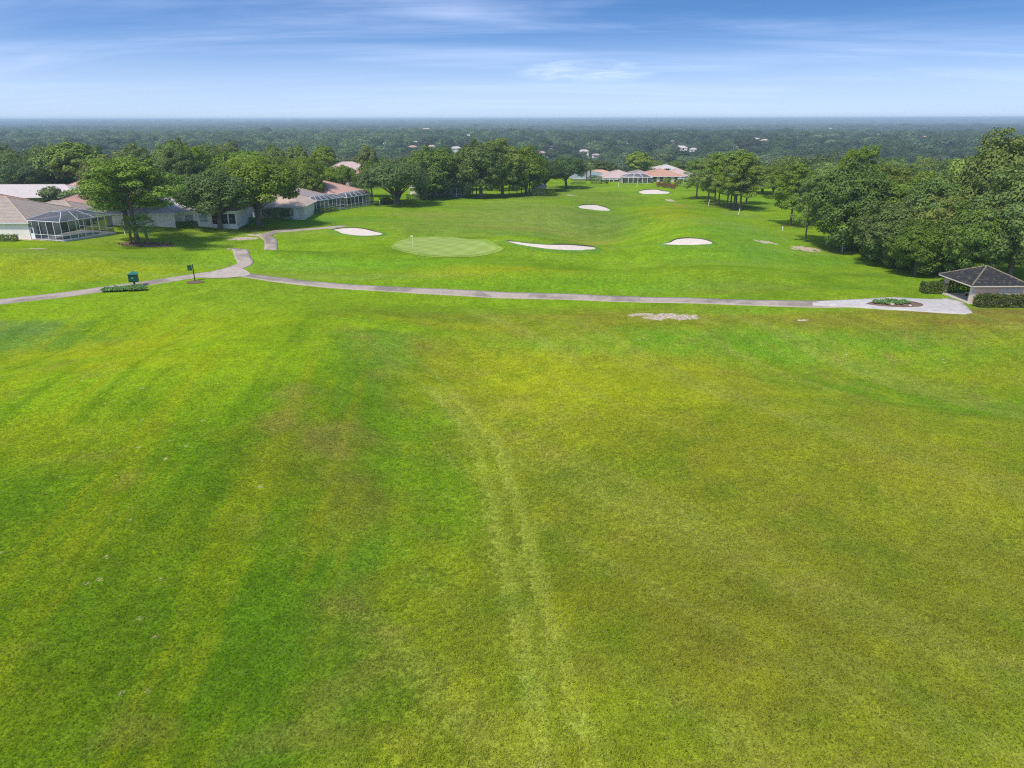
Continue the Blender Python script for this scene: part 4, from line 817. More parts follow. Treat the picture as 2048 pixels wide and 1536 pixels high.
PR['shrub'] = proto('shrub', 13, 3500, .24, M['l_dark']); PR['shrubG'] = proto('shrub', 14, 3500, .24, M['l_pine']); PR['shrubW'] = proto('shrub', 15, 2200, .24, M['l_white']); PR['shrubR'] = proto('shrub', 16, 2200, .26, M['l_red'])
PR['woodA'] = proto('oak', 17, 4200, .85, M['l_far']); PR['woodB'] = proto('dense', 18, 4600, .9, M['l_far']); PR['woodC'] = proto('oak', 19, 4200, .85, M['l_dark']); PR['woodD'] = proto('round', 20, 2600, .8, M['l_far']); PR['woodE'] = proto('pine', 21, 3200, .85, M['l_far'], 'pbark')
def tree(name, kind, x, y, h, wd, label, cat='tree', group=None, rz=None, z=None, sink=0.0):
    p = PR[kind]; z = float(hgt(x, y)) if z is None else z
    r_ = empty(name, (x, y, z-sink), random.uniform(0, 6.28) if rz is None else rz); tag(r_, label, cat, group)
    r_.scale = (wd/p['W'], wd/p['W'], h/p['H'])
    for nm in ('crown', 'trunk'):
        me = p[nm]; o = bpy.data.objects.new(nm if name != 'shrub' or nm == 'crown' else 'stem', me); C.objects.link(o); o.parent = r_
    return r_
def tpx(kind, px, base, top, wpx, label, name='tree', D=None, group=None, cat='tree', rz=None):
    """place from the foot (or a distance) and the top and width seen in the photograph"""
    if D is None: x, y = P(px, base)
    else: x, y = at(px, 400, D)[0], D
    # x stays right for a distance given: the column is nearly vertical
    zt = at(px, top, y)[2]; zb = float(hgt(x, y)); dep = y*cP+(CAMZ-zb-5)*sP
    return tree(name, kind, x, y, max(2.0, zt-zb), wpx*dep/FPX, label, cat, group, rz)
T = tpx
T('pineH', 276, 487, 316, 175, 'tall spreading pine with bare limbs rising from the mulch bed', 'pine_tree', rz=1.0)
T('oakA', 246, 0, 305, 165, 'broad bright-topped tree right behind the pine on the mulch bed', 'oak_tree', D=152)
T('lime', 166, 0, 284, 100, 'bright yellow-green tree above the roofs at the left', 'tree', D=225)
T('oakB', 441, 458, 336, 150, 'grey-green oak with a pale trunk, left one of the two oaks by the path', 'oak_tree', rz=.4)
T('oakA', 518, 451, 313, 178, 'largest dark oak with short forked trunk, right of the two oaks by the path', 'oak_tree', rz=2.0)
T('wide', 793, 409, 321, 150, 'spreading many-stemmed oak left of the grove', 'oak_tree', rz=.3)
T('round', 855, 0, 350, 55, 'small rounded tree filling the gap right of the spreading oak', 'tree', D=228)
T('denseA', 868, 396, 292, 110, 'dark dense tree at the left end of the grove', 'tree')
T('denseA', 962, 396, 281, 108, 'tallest oak of the grove with a thick pale trunk', 'oak_tree', rz=.7)
T('denseB', 1005, 393, 288, 92, 'dense tree in the middle of the grove, right of the tallest oak', 'tree')
T('pineC', 998, 0, 276, 75, 'pine with yellow-green top rising behind the middle of the grove', 'pine_tree', D=262)
T('denseB', 1052, 390, 291, 88, 'green tree near the right end of the grove', 'tree')
T('oakB', 1090, 0, 318, 75, 'greyish oak behind the hedged hut', 'oak_tree', D=258)
T('oakB', 1132, 0, 312, 78, 'broad grey oak at the right end of the grove', 'oak_tree', D=270)
T('denseA', 925, 0, 300, 65, 'dark tree between the tallest oak and the left end of the grove', 'tree', D=262)
for i, (px, py) in enumerate([(936, 392), (945, 391), (953, 391), (1018, 390), (1034, 390), (1043, 389), (1059, 389)]):
    T('pineB', px, py, 312+(i % 3)*5, 34, 'slim tree with a bare stem in the shade of the grove', 'pine_tree', group='slim trees in the shade of the grove')
T('lime', 603, 0, 291, 44, 'small light-green dome tree, left of the pair above the oaks', 'tree', D=300); T('lime', 655, 0, 291, 46, 'light-green dome tree right above the salmon roofs', 'tree', D=300)
T('round', 742, 0, 291, 42, 'rounded green tree above the spreading oak', 'tree', D=300); T('denseC', 620, 0, 312, 70, 'green tree behind the mauve-grey roof', 'tree', D=205); T('oakA', 688, 0, 328, 60, 'flat-topped dark tree over the salmon roof', 'oak_tree', D=232)
T('round', 590, 0, 320, 55, 'dense round tree between the big dark oak and the green tree', 'tree', D=210); T('woodC', 745, 0, 320, 50, 'reddish-brown tree beside the spreading oak', 'tree', D=232)
T('lime', 1273, 0, 303, 50, 'bright green tree behind the row of houses beyond the fairway', 'tree', D=328)
T('round', 1345, 0, 322, 40, 'dark round tree behind the pale grey roof', 'tree', D=365)
# pine clump right of the fairway
for i, (px, py, top, wd) in enumerate([(1393, 398, 318, 62), (1416, 405, 312, 60), (1428, 411, 306, 64), (1437, 411, 312, 58), (1454, 416, 304, 62), (1461, 415, 309, 58), (1467, 419, 300, 74), (1472, 419, 306, 66), (1480, 421, 310, 78), (1492, 408, 312, 66)]):
    T('pineA' if i % 2 else 'pineB', px, py, top, wd, ['leftmost pine of the clump right of the fairway', 'second pine from the left in the clump right of the fairway', 'front-left pine of the close trio in the clump', 'right stem of the close trio in the pine clump', 'pine with dark stem in the middle of the clump', 'slender pine just behind the middle stem of the clump', 'tallest pine of the clump right of the fairway', 'pine touching the tallest one in the clump', 'nearest and rightmost pine of the clump, with low hanging boughs', 'pine at the back right of the clump'][i], 'pine_tree', group='pines in the clump right of the fairway')
T('pineB', 1580, 451, 326, 92, 'lone pine with a low bough reaching left, in the right rough', 'pine_tree', rz=2.5)
T('pineC', 1622, 0, 348, 62, 'yellow-green pine between the lone pine and the big dark oak', 'pine_tree', D=150)
T('oakA', 1545, 0, 325, 62, 'dark tree behind the lone pine in the right rough', 'oak_tree', D=235)
T('denseA', 1688, 501, 322, 150, 'big dark oak with a leaning thick trunk at the edge of the right woods', 'oak_tree', rz=1.5)
T('oakB', 1712, 487, 340, 100, 'oak with a crooked trunk behind the big dark one at the right woods', 'oak_tree')
T('pineC', 1720, 0, 290, 80, 'tall yellow-green pine top above the big dark oak', 'pine_tree', D=190); T('pineC', 1686, 0, 298, 40, 'narrow lime-green tree top left of the tall pine top', 'pine_tree', D=190)
RW = [('denseB', 1775, 0, 330, 100, 175, 'green tree behind the big dark oak at the right woods'), ('oakB', 1870, 0, 322, 95, 175, 'rounded greyish oak crown showing above the right woods'), ('denseC', 1835, 0, 372, 130, 140, 'pale green tree in the middle of the right woods'),
      ('denseA', 1800, 0, 400, 120, 128, 'dark tree at the front left of the right woods'), ('denseB', 1895, 0, 385, 120, 124, 'leaning oak in the middle front of the right woods'), ('denseC', 1945, 0, 300, 120, 134, 'tall light green tree behind the shelter roof'),
      ('denseB', 2010, 0, 262, 170, 128, 'tallest tree of the right woods, at the edge of the photo'), ('denseA', 1965, 0, 400, 110, 114, 'dark tree right over the shelter roof'), ('denseA', 2055, 0, 330, 150, 112, 'dark tree filling the right edge above the shelter'),
      ('denseA', 1860, 0, 440, 105, 119, 'low dark tree at the front of the right woods beside the hedge'), ('denseC', 2045, 0, 290, 120, 140, 'light green tree at the far right edge'), ('oakB', 1930, 0, 340, 90, 150, 'greyish tree high in the middle of the right woods'),
      ('oakA', 1760, 0, 372, 90, 150, 'oak filling the gap right of the big dark one')]
for k, px, _, top, wd, D, lb in RW: T(k, px, 0, top, wd*1.12, lb, 'tree', D=D)
SH = 'shrubs along the edge of the right woods'
for i, (px, py, top, wd, k) in enumerate([(1752, 522, 470, 60, 'shrub'), (1785, 534, 480, 64, 'shrub'), (1815, 540, 474, 66, 'shrubG'), (1842, 546, 492, 52, 'shrubG'), (1870, 550, 500, 60, 'shrub'), (1905, 552, 506, 56, 'shrub'), (1738, 512, 474, 44, 'shrub'), (1720, 500, 468, 40, 'shrub'), (1765, 505, 452, 60, 'shrub'), (1830, 520, 455, 70, 'shrub'), (1890, 535, 480, 64, 'shrub')]):
    T(k, px, py, top, wd, ['shrub at the front corner of the right woods', 'dark shrub right of the front corner of the right woods', 'lighter green shrub in the middle of the woods edge', 'low light green shrub right of the lighter one at the woods edge', 'dark shrub near the left hedge of the shelter', 'dark shrub directly behind the left hedge of the shelter', 'small shrub at the left tip of the right woods', 'smallest shrub under the big dark oak', 'shrub in the second row behind the front corner of the right woods', 'tall dark shrub in the second row of the woods edge', 'shrub in the second row near the shelter hedge'][i], 'shrub', group=SH, cat='shrub')
# belts of woodland trees, each one a thing
def clear_of(x, y, marg=4):
    for px0, py0, px1, py1 in [(-128, 128, -72, 164), (-113, 170, -82, 190), (-135, 204, -104, 228), (-164, 197, -116, 216), (-150, 177, -125, 193)]:
        if px0-marg < x < px1+marg and py0-marg < y < py1+marg: return False
    for cx, cy, rx, ry in CLEAR:
        if ((x-cx)/(rx+3))**2+((y-cy)/(ry+3))**2 < 1: return False
    for hx, hy, hw in HS:
        if abs(x-hx-(y-hy)*hx/hy) < hw*1.0 and hy-16 < y < hy+hw*1.6: return False
    return True
def prof(px, pts): return float(np.interp(px, [p[0] for p in pts], [p[1] for p in pts]))
used = []
def belt(n, px0, px1, D0, D1, top, kinds, wr, label, group, jit=8, sp=.62, seed=1):
    r = random.Random(seed); c = 0; tries = 0
    while c < n and tries < n*60:
        tries += 1; px = r.uniform(px0, px1); D = r.uniform(D0, D1); x = at(px, 400, D)[0]; wd = r.uniform(*wr)
        if not clear_of(x, D) or any(math.hypot(x-a_, D-b_) < sp*(wd+c_)/2 for a_, b_, c_ in used): continue
        f = (D-D0)/(D1-D0); tp = prof(px, top)+(1-f)*(22 if D0 < 300 else 10)+r.uniform(-jit, jit); zt = at(px, tp, D)[2]; zb = float(hgt(x, D)); h = min(23, max(8, zt-zb))
        used.append((x, D, wd)); tree('tree', r.choice(kinds), x, D, h, wd, label, group=group); c += 1
belt(46, -60, 640, 212, 330, [(-60, 285), (60, 290), (130, 284), (250, 285), (300, 268), (400, 275), (500, 283), (570, 296), (640, 322)], ['denseA', 'denseB', 'woodB', 'woodC', 'denseC'], (10, 15), 'dark crown in the dense wood behind the left houses', 'trees of the dense wood behind the left houses', seed=2)
belt(9, -60, 125, 196, 222, [(-60, 322), (125, 326)], ['oakB', 'woodA'], (12, 15), 'grey-green oak in the row behind the leftmost roofs', 'oaks behind the leftmost roofs', 4, seed=3)
belt(52, 560, 1500, 345, 430, [(560, 318), (700, 316), (800, 312), (1180, 322), (1240, 318), (1300, 322), (1500, 318)], ['woodA', 'woodC', 'woodB', 'woodD'], (10, 15), 'dark round crown in the woods just beyond the fairway and its houses', 'trees just beyond the fairway', 6, seed=4)
belt(44, 1495, 2080, 215, 400, [(1495, 318), (1600, 308), (1700, 308), (1800, 312), (1900, 316), (2080, 320)], ['woodA', 'woodC', 'oakB', 'woodB', 'denseC'], (10, 15), 'olive green crown in the woods behind the right rough', 'trees behind the right rough', 7, seed=5)
belt(34, 1740, 2120, 125, 205, [(1740, 350), (1800, 345), (1880, 330), (1950, 300), (2120, 270)], ['denseA', 'denseB', 'denseA', 'denseC'], (9, 14), 'crown deep inside the right woods', 'trees inside the right woods', 10, .5, seed=6)

# ------------------------------------------------------------------ hedges, beds, palms
def hedge(label, x0, y0, x1, y1, wd, h, n, mat='l_hedge', rot=0.0, name='hedge', group=None, wob=.11):
    r = np.random.default_rng(int(abs(x0*7+y0*3))+1); L = math.hypot(x1-x0, y1-y0); an = math.atan2(y1-y0, x1-x0); root = empty(name, gp((x0+x1)/2, (y0+y1)/2), an)
    tag(root, label, 'hedge', group); z0 = root.location.z
    A = [2*L*h, L*wd*1.2, 2*wd*h]; P_, N_ = [], []
    for f, a_ in zip(range(3), A):
        k = int(n*a_/sum(A)); u = r.random(k)*L-L/2; v = r.random(k)*wd-wd/2; z = r.random(k)*h; s_ = np.sign(r.random(k)-.5)
        if f == 0: p = np.stack([u, s_*wd/2, z], -1); nn = np.stack([0*u, s_, .2+0*u], -1)
        elif f == 1: p = np.stack([u, v, 0*u+h], -1); nn = np.stack([0*u, 0*u, 1+0*u], -1)
        else: p = np.stack([s_*L/2, v, z], -1); nn = np.stack([s_, 0*u, .2+0*u], -1)
        ed = np.minimum(1, (np.abs(p[:, 1])/(wd/2))**6*(p[:, 2]/h)**6); p[:, 2] -= ed*.12
        p += .09*r.normal(size=p.shape); p[:, 2] += wob*np.sin(p[:, 0]*1.1+r.random()*6); P_.append(p); N_.append(nn+.6*r.normal(size=p.shape))
    pts = np.concatenate(P_); ca, sa = math.cos(an), math.sin(an); wx_, wy_ = root.location.x+pts[:, 0]*ca-pts[:, 1]*sa, root.location.y+pts[:, 0]*sa+pts[:, 1]*ca
    pts[:, 2] += hgt(wx_, wy_)-z0
    V, F = cards(pts, np.concatenate(N_), .20, r); me = np_mesh('foliage', V, F); link('foliage', me, root, [M[mat]])
    st = MB(); 
    for k in range(max(2, int(L/.8))):
        xx = -L/2+(k+.5)*L/max(2, int(L/.8)); zz = float(hgt(root.location.x+xx*ca, root.location.y+xx*sa))-z0; st.bar((xx, 0, zz-.1), (xx+.05, .05, zz+h*.8), .05, 5, .02); st.bar((xx, 0, zz+.2), (xx+.3, -.2, zz+h*.8), .035, 5, .015)
    st.build('stems', M['bark'], root)
    return root
hedge('clipped hedge in front of the rest shelter', 62.4, 93.1, 76, 93.0, 1.5, 1.45, 9500)
hedge('clipped hedge behind the left post of the rest shelter', 59.9, 101.8, 63.2, 101.8, 1.5, 1.55, 2600)
hedge('dark hedge seen through the open rest shelter', 63.5, 103.2, 69.5, 103.2, 1.4, 1.7, 3000, 'l_dark')
def hpx(label, pa, pb_, wd, h, n, mat='l_dark', **kw):
    a_ = P(*pa); b_ = P(*pb_); return hedge(label, *a_, *b_, wd, h, n, mat, **kw)
hpx('low dark hedge against the white wall of the nearest house', (2, 482), (34, 482), 1.2, 1.1, 1200)
hpx('small hedge under the windows of the half hidden white house', (356, 455), (392, 452), 1.1, 1.0, 1200)
hpx('long dark hedge right of the trunk of the largest oak', (530, 443), (600, 436), 2.0, 2.6, 3500)
hpx('low flowering hedge in front of the mauve roofed house', (603, 431), (672, 422), 1.2, 1.0, 2000)
hpx('hedge below the sand roofed house behind the oaks', (470, 447), (505, 444), 1.2, 1.0, 900)
hpx('dark hedge under the spreading oak', (762, 407), (790, 405), 1.6, 1.7, 900)
hpx('hedge behind the trunk of the spreading oak', (815, 400), (862, 397), 1.6, 1.6, 1400); hpx('small hedge at the white screened porch', (885, 396), (905, 395), 1.2, 1.0, 700)
hpx('square hedge left of the small roofed hut at the grove', (1057, 391.5), (1070, 391.5), 2.5, 2.2, 1400); hpx('square hedge right of the small roofed hut at the grove', (1074, 392), (1106, 392), 2.2, 2.1, 2600)
hpx('hedge in front of the grey-green roofed house', (1182, 367), (1203, 367), 2.0, 2.6, 1400); hpx('low hedge along the lawn left of the palms', (1142, 369), (1170, 368), 1.2, .8, 700)
x, y = P(1078, 388)
house('hut', 'small roofed hut almost hidden by square hedges at the grove', x, y, 0.0, [(-2.2, 0, 2.2, 3.5)], 'cream_wall', 'roof_blush', eave=2.3)
T('shrubW', 652, 421, 402, 24, 'white blossoming bush at the corner of the long pool cage', 'shrub', cat='bush'); T('shrub', 628, 424, 410, 30, 'dark bush left of the white blossoming one', 'shrub', cat='bush')
T('shrub', 773, 408, 393, 24, 'dark bush at the foot of the spreading oak', 'shrub', cat='bush')
RS = 'russet shrubs before the far row of houses'
for i, (px, py, top, wd) in enumerate([(1317, 373.5, 367, 11), (1327, 375, 367.5, 12), (1337, 376, 369, 13), (1346, 378, 371, 12), (1352, 374, 369, 8)]):
    T('shrubR', px, py, top, wd, 'russet shrub in the bed before the far row of houses', 'shrub', group=RS, cat='bush')
T('shrubG', 1331, 0, 354, 17, 'green round bush over the russet shrubs', 'shrub', D=292, cat='bush'); T('shrubG', 1355, 0, 361, 13, 'clipped round bush at the right pool cage of the far row', 'shrub', D=290, cat='bush')
T('shrub', 1212, 368, 362, 9, 'dark bush at the grey-green roofed house', 'shrub', cat='bush')

def palm(x, y, h, fr, label, n=34, tr=.22, lean=0.0, rz=0.0):
    r = random.Random(int(x*10)); root = empty('palm_tree', gp(x, y), rz); tag(root, label, 'palm tree')
    tb = MB(); tb.tube([(0, 0, -.3), (lean*.3, 0, h*.4), (lean, 0, h)], [tr*1.15, tr*.9, tr*1.1], 10)
    for k in range(26):
        z = h*(.25+.75*k/26); a_ = k*2.4; q = tr*1.0; lx = lean*z/h; tb.bar((lx+q*math.cos(a_), q*math.sin(a_), z-.1), (lx+q*1.5*math.cos(a_), q*1.5*math.sin(a_), z+.22), .07, 4, .03)
    tb.build('trunk', M['pbark'], root)
    cb = MB()
    for k in range(n):
        a_ = k*2.39996; el = R(75-125*(k/n))+r.uniform(-.1, .1); d = Vector((math.cos(a_)*math.cos(el), math.sin(a_)*math.cos(el), math.sin(el))); c0 = Vector((lean, 0, h)); c1 = c0+d*fr*.5
        cb.bar(c0, c1, .025, 3, .015); side = d.cross(Vector((0, 0, 1))).normalized() if abs(d.z) < .95 else Vector((1, 0, 0)); up = side.cross(d)
        for q in range(13):
            b = (q-6)/6*1.35; dd = (d*math.cos(b)+side*math.sin(b)); L_ = fr*.55*(1-.25*abs(b)/1.35); e1 = c1+dd*L_*.6; e2 = c1+dd*L_-Vector((0, 0, .22*fr)); s2 = dd.cross(up).normalized()*.05
            b0 = len(cb.v); cb.v += [tuple(c1-s2*.6), tuple(c1+s2*.6), tuple(e1+s2), tuple(e1-s2), tuple(e2)]; cb.f += [(b0, b0+1, b0+2, b0+3), (b0+3, b0+2, b0+4)]
    cb.build('crown', M['l_palm'], root); return root
x, y = P(297, 488.5); palm(x, y, 3.7, 2.7, 'cabbage palm with a booted trunk in the mulch bed below the tall pine', lean=-.35)
x, y = P(271, 487.5); palm(x-.6, y-.4, 3.6, 2.0, 'second small palm crowding the pine stem on the mulch bed', n=26, tr=.17, lean=.3)
for i, (px, D) in enumerate([(1173, 304), (1181, 306)]):
    x = at(px, 350, D)[0]; palm(x, D, 5.5, 2.0, ['left one of the two small palms by the grey-green roof', 'right one of the two small palms by the grey-green roof'][i], 20)
# mulch bed under the pine
bd = sheet('mulch_bed', smooth_pts([P(*q) for q in ((234, 487), (255, 484.5), (300, 484.5), (345, 490), (340, 494), (300, 494.5), (255, 491.5), (234, 487))], 4)[:-1], M['soil'], .06, 1.2); tag(bd, 'brown mulch bed around the feet of the tall pine and the palm', 'plant bed')
def strappy(mb, c_, n, ln, r, w_=.035):
    for k in range(n):
        a_ = r.uniform(0, 6.28); el = r.uniform(.5, 1.3); d = Vector((math.cos(a_)*math.cos(el), math.sin(a_)*math.cos(el), math.sin(el))); s_ = Vector((-math.sin(a_), math.cos(a_), 0))*w_; L_ = ln*r.uniform(.7, 1.1); p0 = Vector(c_)
        p1 = p0+d*L_*.6; p2 = p1+Vector((d.x, d.y, d.z*.1-.25))*L_*.5; b0 = len(mb.v); mb.v += [tuple(p0-s_), tuple(p0+s_), tuple(p1+s_), tuple(p1-s_), tuple(p2)]; mb.f += [(b0, b0+1, b0+2, b0+3), (b0+3, b0+2, b0+4)]
def clump(px, py, h, wd, label, group, mat='l_agap', name='leafy_plant', n=46):
    x, y = P(px, py); r = random.Random(int(px*3+py)); mb = MB(); strappy(mb, (0, 0, .05), n, h*1.3, r, .04*wd/.7)
    for q in range(4): strappy(mb, (r.uniform(-.3, .3)*wd, r.uniform(-.3, .3)*wd, .05), n//3, h, r, .04*wd/.7)
    o = mb.build(name, M[mat]); o.location = gp(x, y, .06); tag(o, label, 'plant', group); return o
for i, px in enumerate(np.linspace(238, 342, 15)):
    clump(px, 486.2+random.uniform(0, 6.5), .45, .5, 'russet tuft on the mulch bed below the tall pine', 'russet tufts on the mulch bed', 'l_red', n=20)
# planting round the green course box
GB = 'plants in the bed of the green box'
for i in range(26):
    t_ = i/25; px = 208+t_*80; py = 583.5-5.5*t_+(2.8 if i % 2 else -1.8)*(.3+t_*.7)
    clump(px, py, .62+.1*(i % 3), .8, 'strap-leaved plant in the bed at the foot of the green box', GB, n=44)
bx_, by_ = P(270, 573.5)
kb = empty('course_box', gp(bx_, by_), R(14)); tag(kb, 'dark green gabled box on a post beside the path at the left', 'box')
MB().box((0, 0, .4), (.22, .22, 1.0)).build('post', M['black'], kb)
MB().box((0, 0, 1.35), (1.25, .8, 1.15)).build('body', M['dgreen'], kb)
MB().box((0, -.415, 1.35), (1.0, .03, .9)).build('door', M['dgreen'], kb); MB().box((-.05, -.44, 1.40), (.26, .02, .06)).build('name_plate', M['white'], kb)
rf = MB(); rf.v = [(-.78, -.55, 1.92), (.78, -.55, 1.92), (.78, .55, 1.92), (-.78, .55, 1.92), (-.0, -.55, 2.28), (.0, .55, 2.28)]; rf.f = [(0, 1, 4), (2, 3, 5), (0, 4, 5, 3), (1, 2, 5, 4), (3, 2, 1, 0)]; rf.build('roof', M['tealroof'], kb)
MB().box((-.1, -.1, .16), (1.0, .6, .32)).build('plinth', M['dgreen'], kb)
sx, sy = P(390, 562.5)
sp_ = empty('sign_post', gp(sx, sy), R(-4)); tag(sp_, 'black post with a small hanging board beside the path junction', 'sign')
MB().box((0, 0, 1.25), (.11, .11, 2.7)).build('post', M['black'], sp_); MB().box((-.45, 0, 2.42), (.85, .06, .06)).build('arm', M['black'], sp_); MB().box((-.52, 0, 2.0), (.66, .05, .70)).build('board', M['black'], sp_); MB().box((-.52, -.03, 2.0), (.45, .01, .45)).build('board_face', M['dgreen'], sp_)
x, y = P(390, 564.5); b_ = sheet('mulch_bed', [(x+1.3*math.cos(a_)*(1+.1*math.sin(3*a_)), y+.9*math.sin(a_)) for a_ in np.linspace(0, 6.2, 18)], M['soil'], .05, .6); tag(b_, 'small bare patch of mulch at the foot of the black sign post', 'plant bed')
# oval bed on the pavement
ov = smooth_pts([P(*q) for q in ((1732, 609), (1750, 603.5), (1790, 601.5), (1825, 604.5), (1845, 610), (1838, 614.5), (1800, 615.5), (1755, 612.5), (1732, 609))], 4)[:-1]
b_ = sheet('flower_bed', ov, M['soil'], .13, .7, thick=.1); tag(b_, 'oval mulched planting bed set in the pale pavement', 'plant bed')
for i in range(24):
    a_ = i/24*6.283; rr_ = .35+.5*((i*7) % 10)/10; clump(1786+48*rr_*math.cos(a_)-3, 607.8+5.2*rr_*math.sin(a_)-1, .5, .8, 'dark green plant in the oval bed on the pavement', 'plants in the oval bed', n=44)
def boulder(x, y, s_, label, group=None, off=.1):
    bm = bmesh.new(); bmesh.ops.create_icosphere(bm, subdivisions=2, radius=1); r = random.Random(int(x*31+y))
    for v in bm.verts: v.co *= 1+r.uniform(-.16, .16)
    me = bpy.data.meshes.new('boulder'); bm.to_mesh(me); bm.free(); o = link('boulder', me, None, [M['rock']]); o.location = gp(x, y, off); o.scale = (s_, s_*.8, s_*.6); o.rotation_euler = (0, 0, r.uniform(0, 6)); tag(o, label, 'rock', group)
for px, py, s_, lb in ((1784, 609.5, .45, 'largest pale rock in the oval bed'), (1801, 606.5, .32, 'pale rock behind the largest one in the oval bed'), (1820, 613, .25, 'small pale rock at the right of the oval bed')): boulder(*P(px, py), s_, lb)
# white stakes and marker posts
STK = [(1477, 430, 'white stake in the rough before the pine clump'), (1417, 411, 'small white stake at the left stems of the pine clump'), (1565, 462, 'leaning white stake left of the lone pine'), (1652, 490, 'white stake at the edge of the right woods'), (1684, 504, 'thin white stake at the foot of the big dark oak'), (251, 470, 'leaning white stake left of the mulch bed'), (1237, 373.5, 'white marker before the second house of the far row'), (1274, 374, 'white marker before the third house of the far row'), (838, 398.5, 'white marker at the hedge left of the grove'), (760, 411, 'white marker left of the spreading oak'), (600, 434, 'pale post at the right end of the long dark hedge'), (618, 430, 'small white figure-like post by the low flowering hedge'), (522, 447.5, 'pale post right of the largest oak trunk'), (1112, 378, 'white marker right of the hedged hut')]
for px, py, lb in STK:
    x, y = P(px, py); k = 1.6 if y > 180 else 1.1; s_ = empty('marker_stake', gp(x, y)); tag(s_, lb, 'stake'); s_.rotation_euler = (0, R(random.uniform(-8, 8)), 0)
    MB().box((0, 0, .45*k), (.13, .13, 1.1*k)).build('stake', M['white'], s_); MB().box((0, 0, 1.0*k+.02), (.15, .15, .05), top=.4).build('cap', M['yellow'], s_)

# ------------------------------------------------------------------ the far woods: too many trees to count
def far_proto(seed, mat, n=260, size=1.9, kind='oak'):
    r = np.random.default_rng(seed); L = []
    for k in range(8):
        z = -.15+1.15*((k+.5)/8); a_ = k*2.4; q = math.sqrt(max(0, 1-z*z)); d = np.array([q*math.cos(a_), q*math.sin(a_), z]); L.append((np.array([0, 0, 6.4])+d*np.array([6.6, 6.6, 4.2])*.46*(1+.14*r.normal()), 3.7+.9*r.random(), .82, d))
    V, F = [], []; me = crown_mesh('far_crown', L, n, size, r, mat, up=.10, rnd=.18)
    o = bpy.data.objects.new('far_crown_source', me); return o
src = bpy.data.collections.new('far_crown_sources')
for sd, mt in ((1, 'l_wood'), (2, 'l_navy'), (3, 'l_navy'), (4, 'l_navy'), (5, 'l_wood'), (6, 'l_paler'), (7, 'l_paler')): src.objects.link(far_proto(sd, M[mt], 1000, 1.25))
def scatter(name, pts, scl, coll=src, tint=None, idx=None, nsrc=7):
    me = bpy.data.meshes.new(name); me.vertices.add(len(pts)); me.vertices.foreach_set('co', np.asarray(pts, np.float32).ravel())
    a_ = me.attributes.new('scl', 'FLOAT_VECTOR', 'POINT'); a_.data.foreach_set('vector', np.asarray(scl, np.float32).ravel())
    if idx is not None:
        a_ = me.attributes.new('idx', 'INT', 'POINT'); a_.data.foreach_set('value', np.asarray(idx, np.int32))
    if tint is not None:
        a_ = me.attributes.new('itint', 'FLOAT_COLOR', 'POINT'); a_.data.foreach_set('color', np.concatenate([tint, np.ones((len(tint), 1))], 1).astype(np.float32).ravel())
    me.update(); o = link(name, me)
    ng = bpy.data.node_groups.new(name, 'GeometryNodeTree'); ng.interface.new_socket('Geometry', in_out='INPUT', socket_type='NodeSocketGeometry'); ng.interface.new_socket('Geometry', in_out='OUTPUT', socket_type='NodeSocketGeometry')
    N = ng.nodes.new; gi = N('NodeGroupInput'); go_ = N('NodeGroupOutput'); ip = N('GeometryNodeInstanceOnPoints'); ci = N('GeometryNodeCollectionInfo'); ci.inputs['Collection'].default_value = coll; ci.inputs['Separate Children'].default_value = True; ci.inputs['Reset Children'].default_value = True
    ip.inputs['Pick Instance'].default_value = True; na = N('GeometryNodeInputNamedAttribute'); na.data_type = 'FLOAT_VECTOR'; na.inputs['Name'].default_value = 'scl'
    rv = N('FunctionNodeRandomValue'); rv.data_type = 'FLOAT_VECTOR'; rv.inputs['Min'].default_value = (0, 0, 0); rv.inputs['Max'].default_value = (0, 0, 6.283)
    ri = N('FunctionNodeRandomValue'); ri.data_type = 'INT'; ri.inputs['Min'].default_value = 0 if 'Min' in ri.inputs else 0
    for s_ in ri.inputs:
        if s_.type == 'INT' and s_.name == 'Min': s_.default_value = 0
        if s_.type == 'INT' and s_.name == 'Max': s_.default_value = nsrc-1
    lk = ng.links.new; m2p = N('GeometryNodeMeshToPoints'); lk(gi.outputs[0], m2p.inputs['Mesh']); lk(m2p.outputs[0], ip.inputs['Points']); lk(ci.outputs[0], ip.inputs['Instance']); lk(na.outputs['Attribute'], ip.inputs['Scale']); lk(rv.outputs[0], ip.inputs['Rotation'])
    io = [s_ for s_ in ri.outputs if s_.type == 'INT'][0]; 
    if idx is not None:
        nb = N('GeometryNodeInputNamedAttribute'); nb.data_type = 'INT'; nb.inputs['Name'].default_value = 'idx'; io = nb.outputs['Attribute']
    lk(io, ip.inputs['Instance Index']); lk(ip.outputs[0], go_.inputs[0])
    md = o.modifiers.new('scatter', 'NODES'); md.node_group = ng; return o
pts = []; scl = []; idx_ = []
